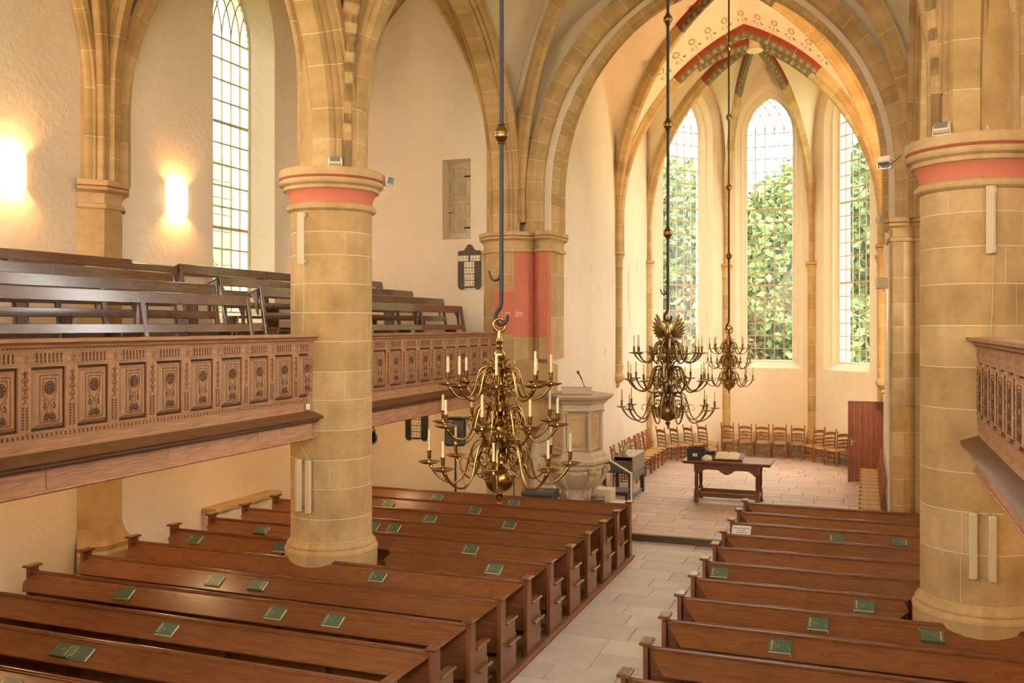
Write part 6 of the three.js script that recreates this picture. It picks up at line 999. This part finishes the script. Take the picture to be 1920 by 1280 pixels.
// ================================================================ OUTSIDE
solo('lawn', new THREE.CircleGeometry(90, 40).rotateX(-PI / 2), M.lawn, 'green churchyard lawn seen low through the tall windows', 'lawn', -3, -0.6, 30).userData.kind = 'structure';
const leafG = (() => { const g = []; for (let k = 0; k < 7; k++) { const q = new THREE.PlaneGeometry(0.3, 0.17, 2, 1), p = q.attributes.position; for (let i = 0; i < p.count; i++) { const u = Math.abs(p.getX(i)) / 0.15; p.setY(i, p.getY(i) * (1.05 - u * 0.9)); p.setZ(i, -0.05 * u * u); } q.computeVertexNormals(); g.push(move(q, rr(-0.3, 0.3), rr(-0.25, 0.25), rr(-0.3, 0.3), rr(-1.2, 1.2), rr(0, 6), rr(-0.6, 0.6))); } return ready(join(g)); })();
function tree(x, d, h, r, n, mi, label) {
  const t = thing('tree', label, 'tree', x, -0.6, d, 0, 'trees outside the windows');
  part(t, 'trunk', [tube([new THREE.Vector3(0, 0, 0), new THREE.Vector3(0.15, h * 0.4, 0), new THREE.Vector3(0, h * 0.8, 0.1)], u => 0.3 * (1 - 0.75 * u), 8, 8), ...[0, 1, 2, 3, 4].map(k => tube([new THREE.Vector3(0.1, h * (0.3 + 0.08 * k), 0), new THREE.Vector3(Math.cos(k * 2.4) * r * 0.6, h * (0.5 + 0.08 * k), Math.sin(k * 2.4) * r * 0.6)], u => 0.1 * (1 - 0.7 * u), 3, 5))], M.bark);
  const im = new THREE.InstancedMesh(leafG, M.leaf[mi], n *= 2), m = new THREE.Matrix4(), c = new THREE.Color(); im.name = 'crown'; im.userData.kind = 'stuff'; im.castShadow = im.receiveShadow = true;
  for (let i = 0; i < n; i++) { let a = rr(0, 2 * PI), v = rr(-1, 1), q = Math.cbrt(rr(0.15, 1)), s = Math.sqrt(1 - v * v), lump = 0.8 + 0.35 * fbm((a / 6.3 + 0.01) % 1, (v + 1) / 2, 5, 4, 2, 600 + mi); m.compose(new THREE.Vector3(Math.cos(a) * s * r * q * lump, h * 0.58 + v * h * 0.44 * q * lump, Math.sin(a) * s * r * q * lump), new THREE.Quaternion().setFromEuler(new THREE.Euler(rr(0, 6), rr(0, 6), rr(0, 6))), new THREE.Vector3(1, 1, 1).multiplyScalar(rr(0.8, 1.7))); im.setMatrixAt(i, m); const k = rr(0.75, 1.3); im.setColorAt(i, c.setRGB(k, k, k * 0.95)); }
  t.add(im);
}
tree(-16, 41, 13, 5.2, 2600, 1, 'light green tree outside the apse window behind the eagle chandelier');
tree(-9.5, 45, 12.5, 4.6, 2400, 0, 'green tree outside between the first two apse windows');
tree(-6.5, 42, 6.5, 2.6, 1100, 3, 'reddish shrub tree low outside the middle apse window');
tree(-2.6, 44, 11.5, 4.0, 2200, 1, 'yellow-green tree filling the left half of the middle apse window');
tree(3.0, 43, 14.0, 4.6, 2600, 2, 'darker green tree rising on the right of the middle apse window');
tree(8.5, 41, 15, 5.2, 2800, 1, 'tall green tree outside the apse window nearest the open door');
tree(0.4, 38, 5.5, 2.4, 900, 0, 'low bushy green tree under the sill of the middle apse window');
tree(-22.5, 24.5, 9.0, 2.8, 1200, 1, 'light green tree outside the north aisle window');
{ const t = thing('stone_house', 'pale stone building outside, blurred behind the north aisle window', 'building', -27, -0.6, 30); const w = mat([0.34, 0.33, 0.29], 0.95, { map: stoneC }); for (let r = 0; r < 16; r++) { part(t, 'stone_course', bz(-3, 0, r * 0.75 + 0.01, r * 0.75 + 0.74, -8, 8, 0.02), w); } part(t, 'cornice', bz(-3.1, 0.12, 12, 12.3, -8.1, 8.1, 0.03), w); part(t, 'window', [bz(-0.02, 0.03, 3, 5.4, 2, 3.4, 0.01), bz(-0.02, 0.03, 3, 5.4, -3, -1.6, 0.01)], M.grey); }
// buttresses of the apse
for (const [x, d, a, l] of [[-1.56, 30.3, -0.35, 'pale stone buttress outside between the middle and last apse windows']]) { const t = thing('buttress', l, 'buttress', x - Math.sin(a) * 0.75, -0.6, d + Math.cos(a) * 0.75, a); for (let r = 0; r < 14; r++) part(t, 'stone_block', bz(-0.3, 0.3, r * 0.8, r * 0.8 + 0.79, -0.9 + r * 0.02, 0, 0.015), STONES[r % 3]); }
scene.traverse(o => { if (o.isMesh) { o.castShadow = true; o.receiveShadow = true; } });
scene.environment = null;
renderer.render(scene, camera);
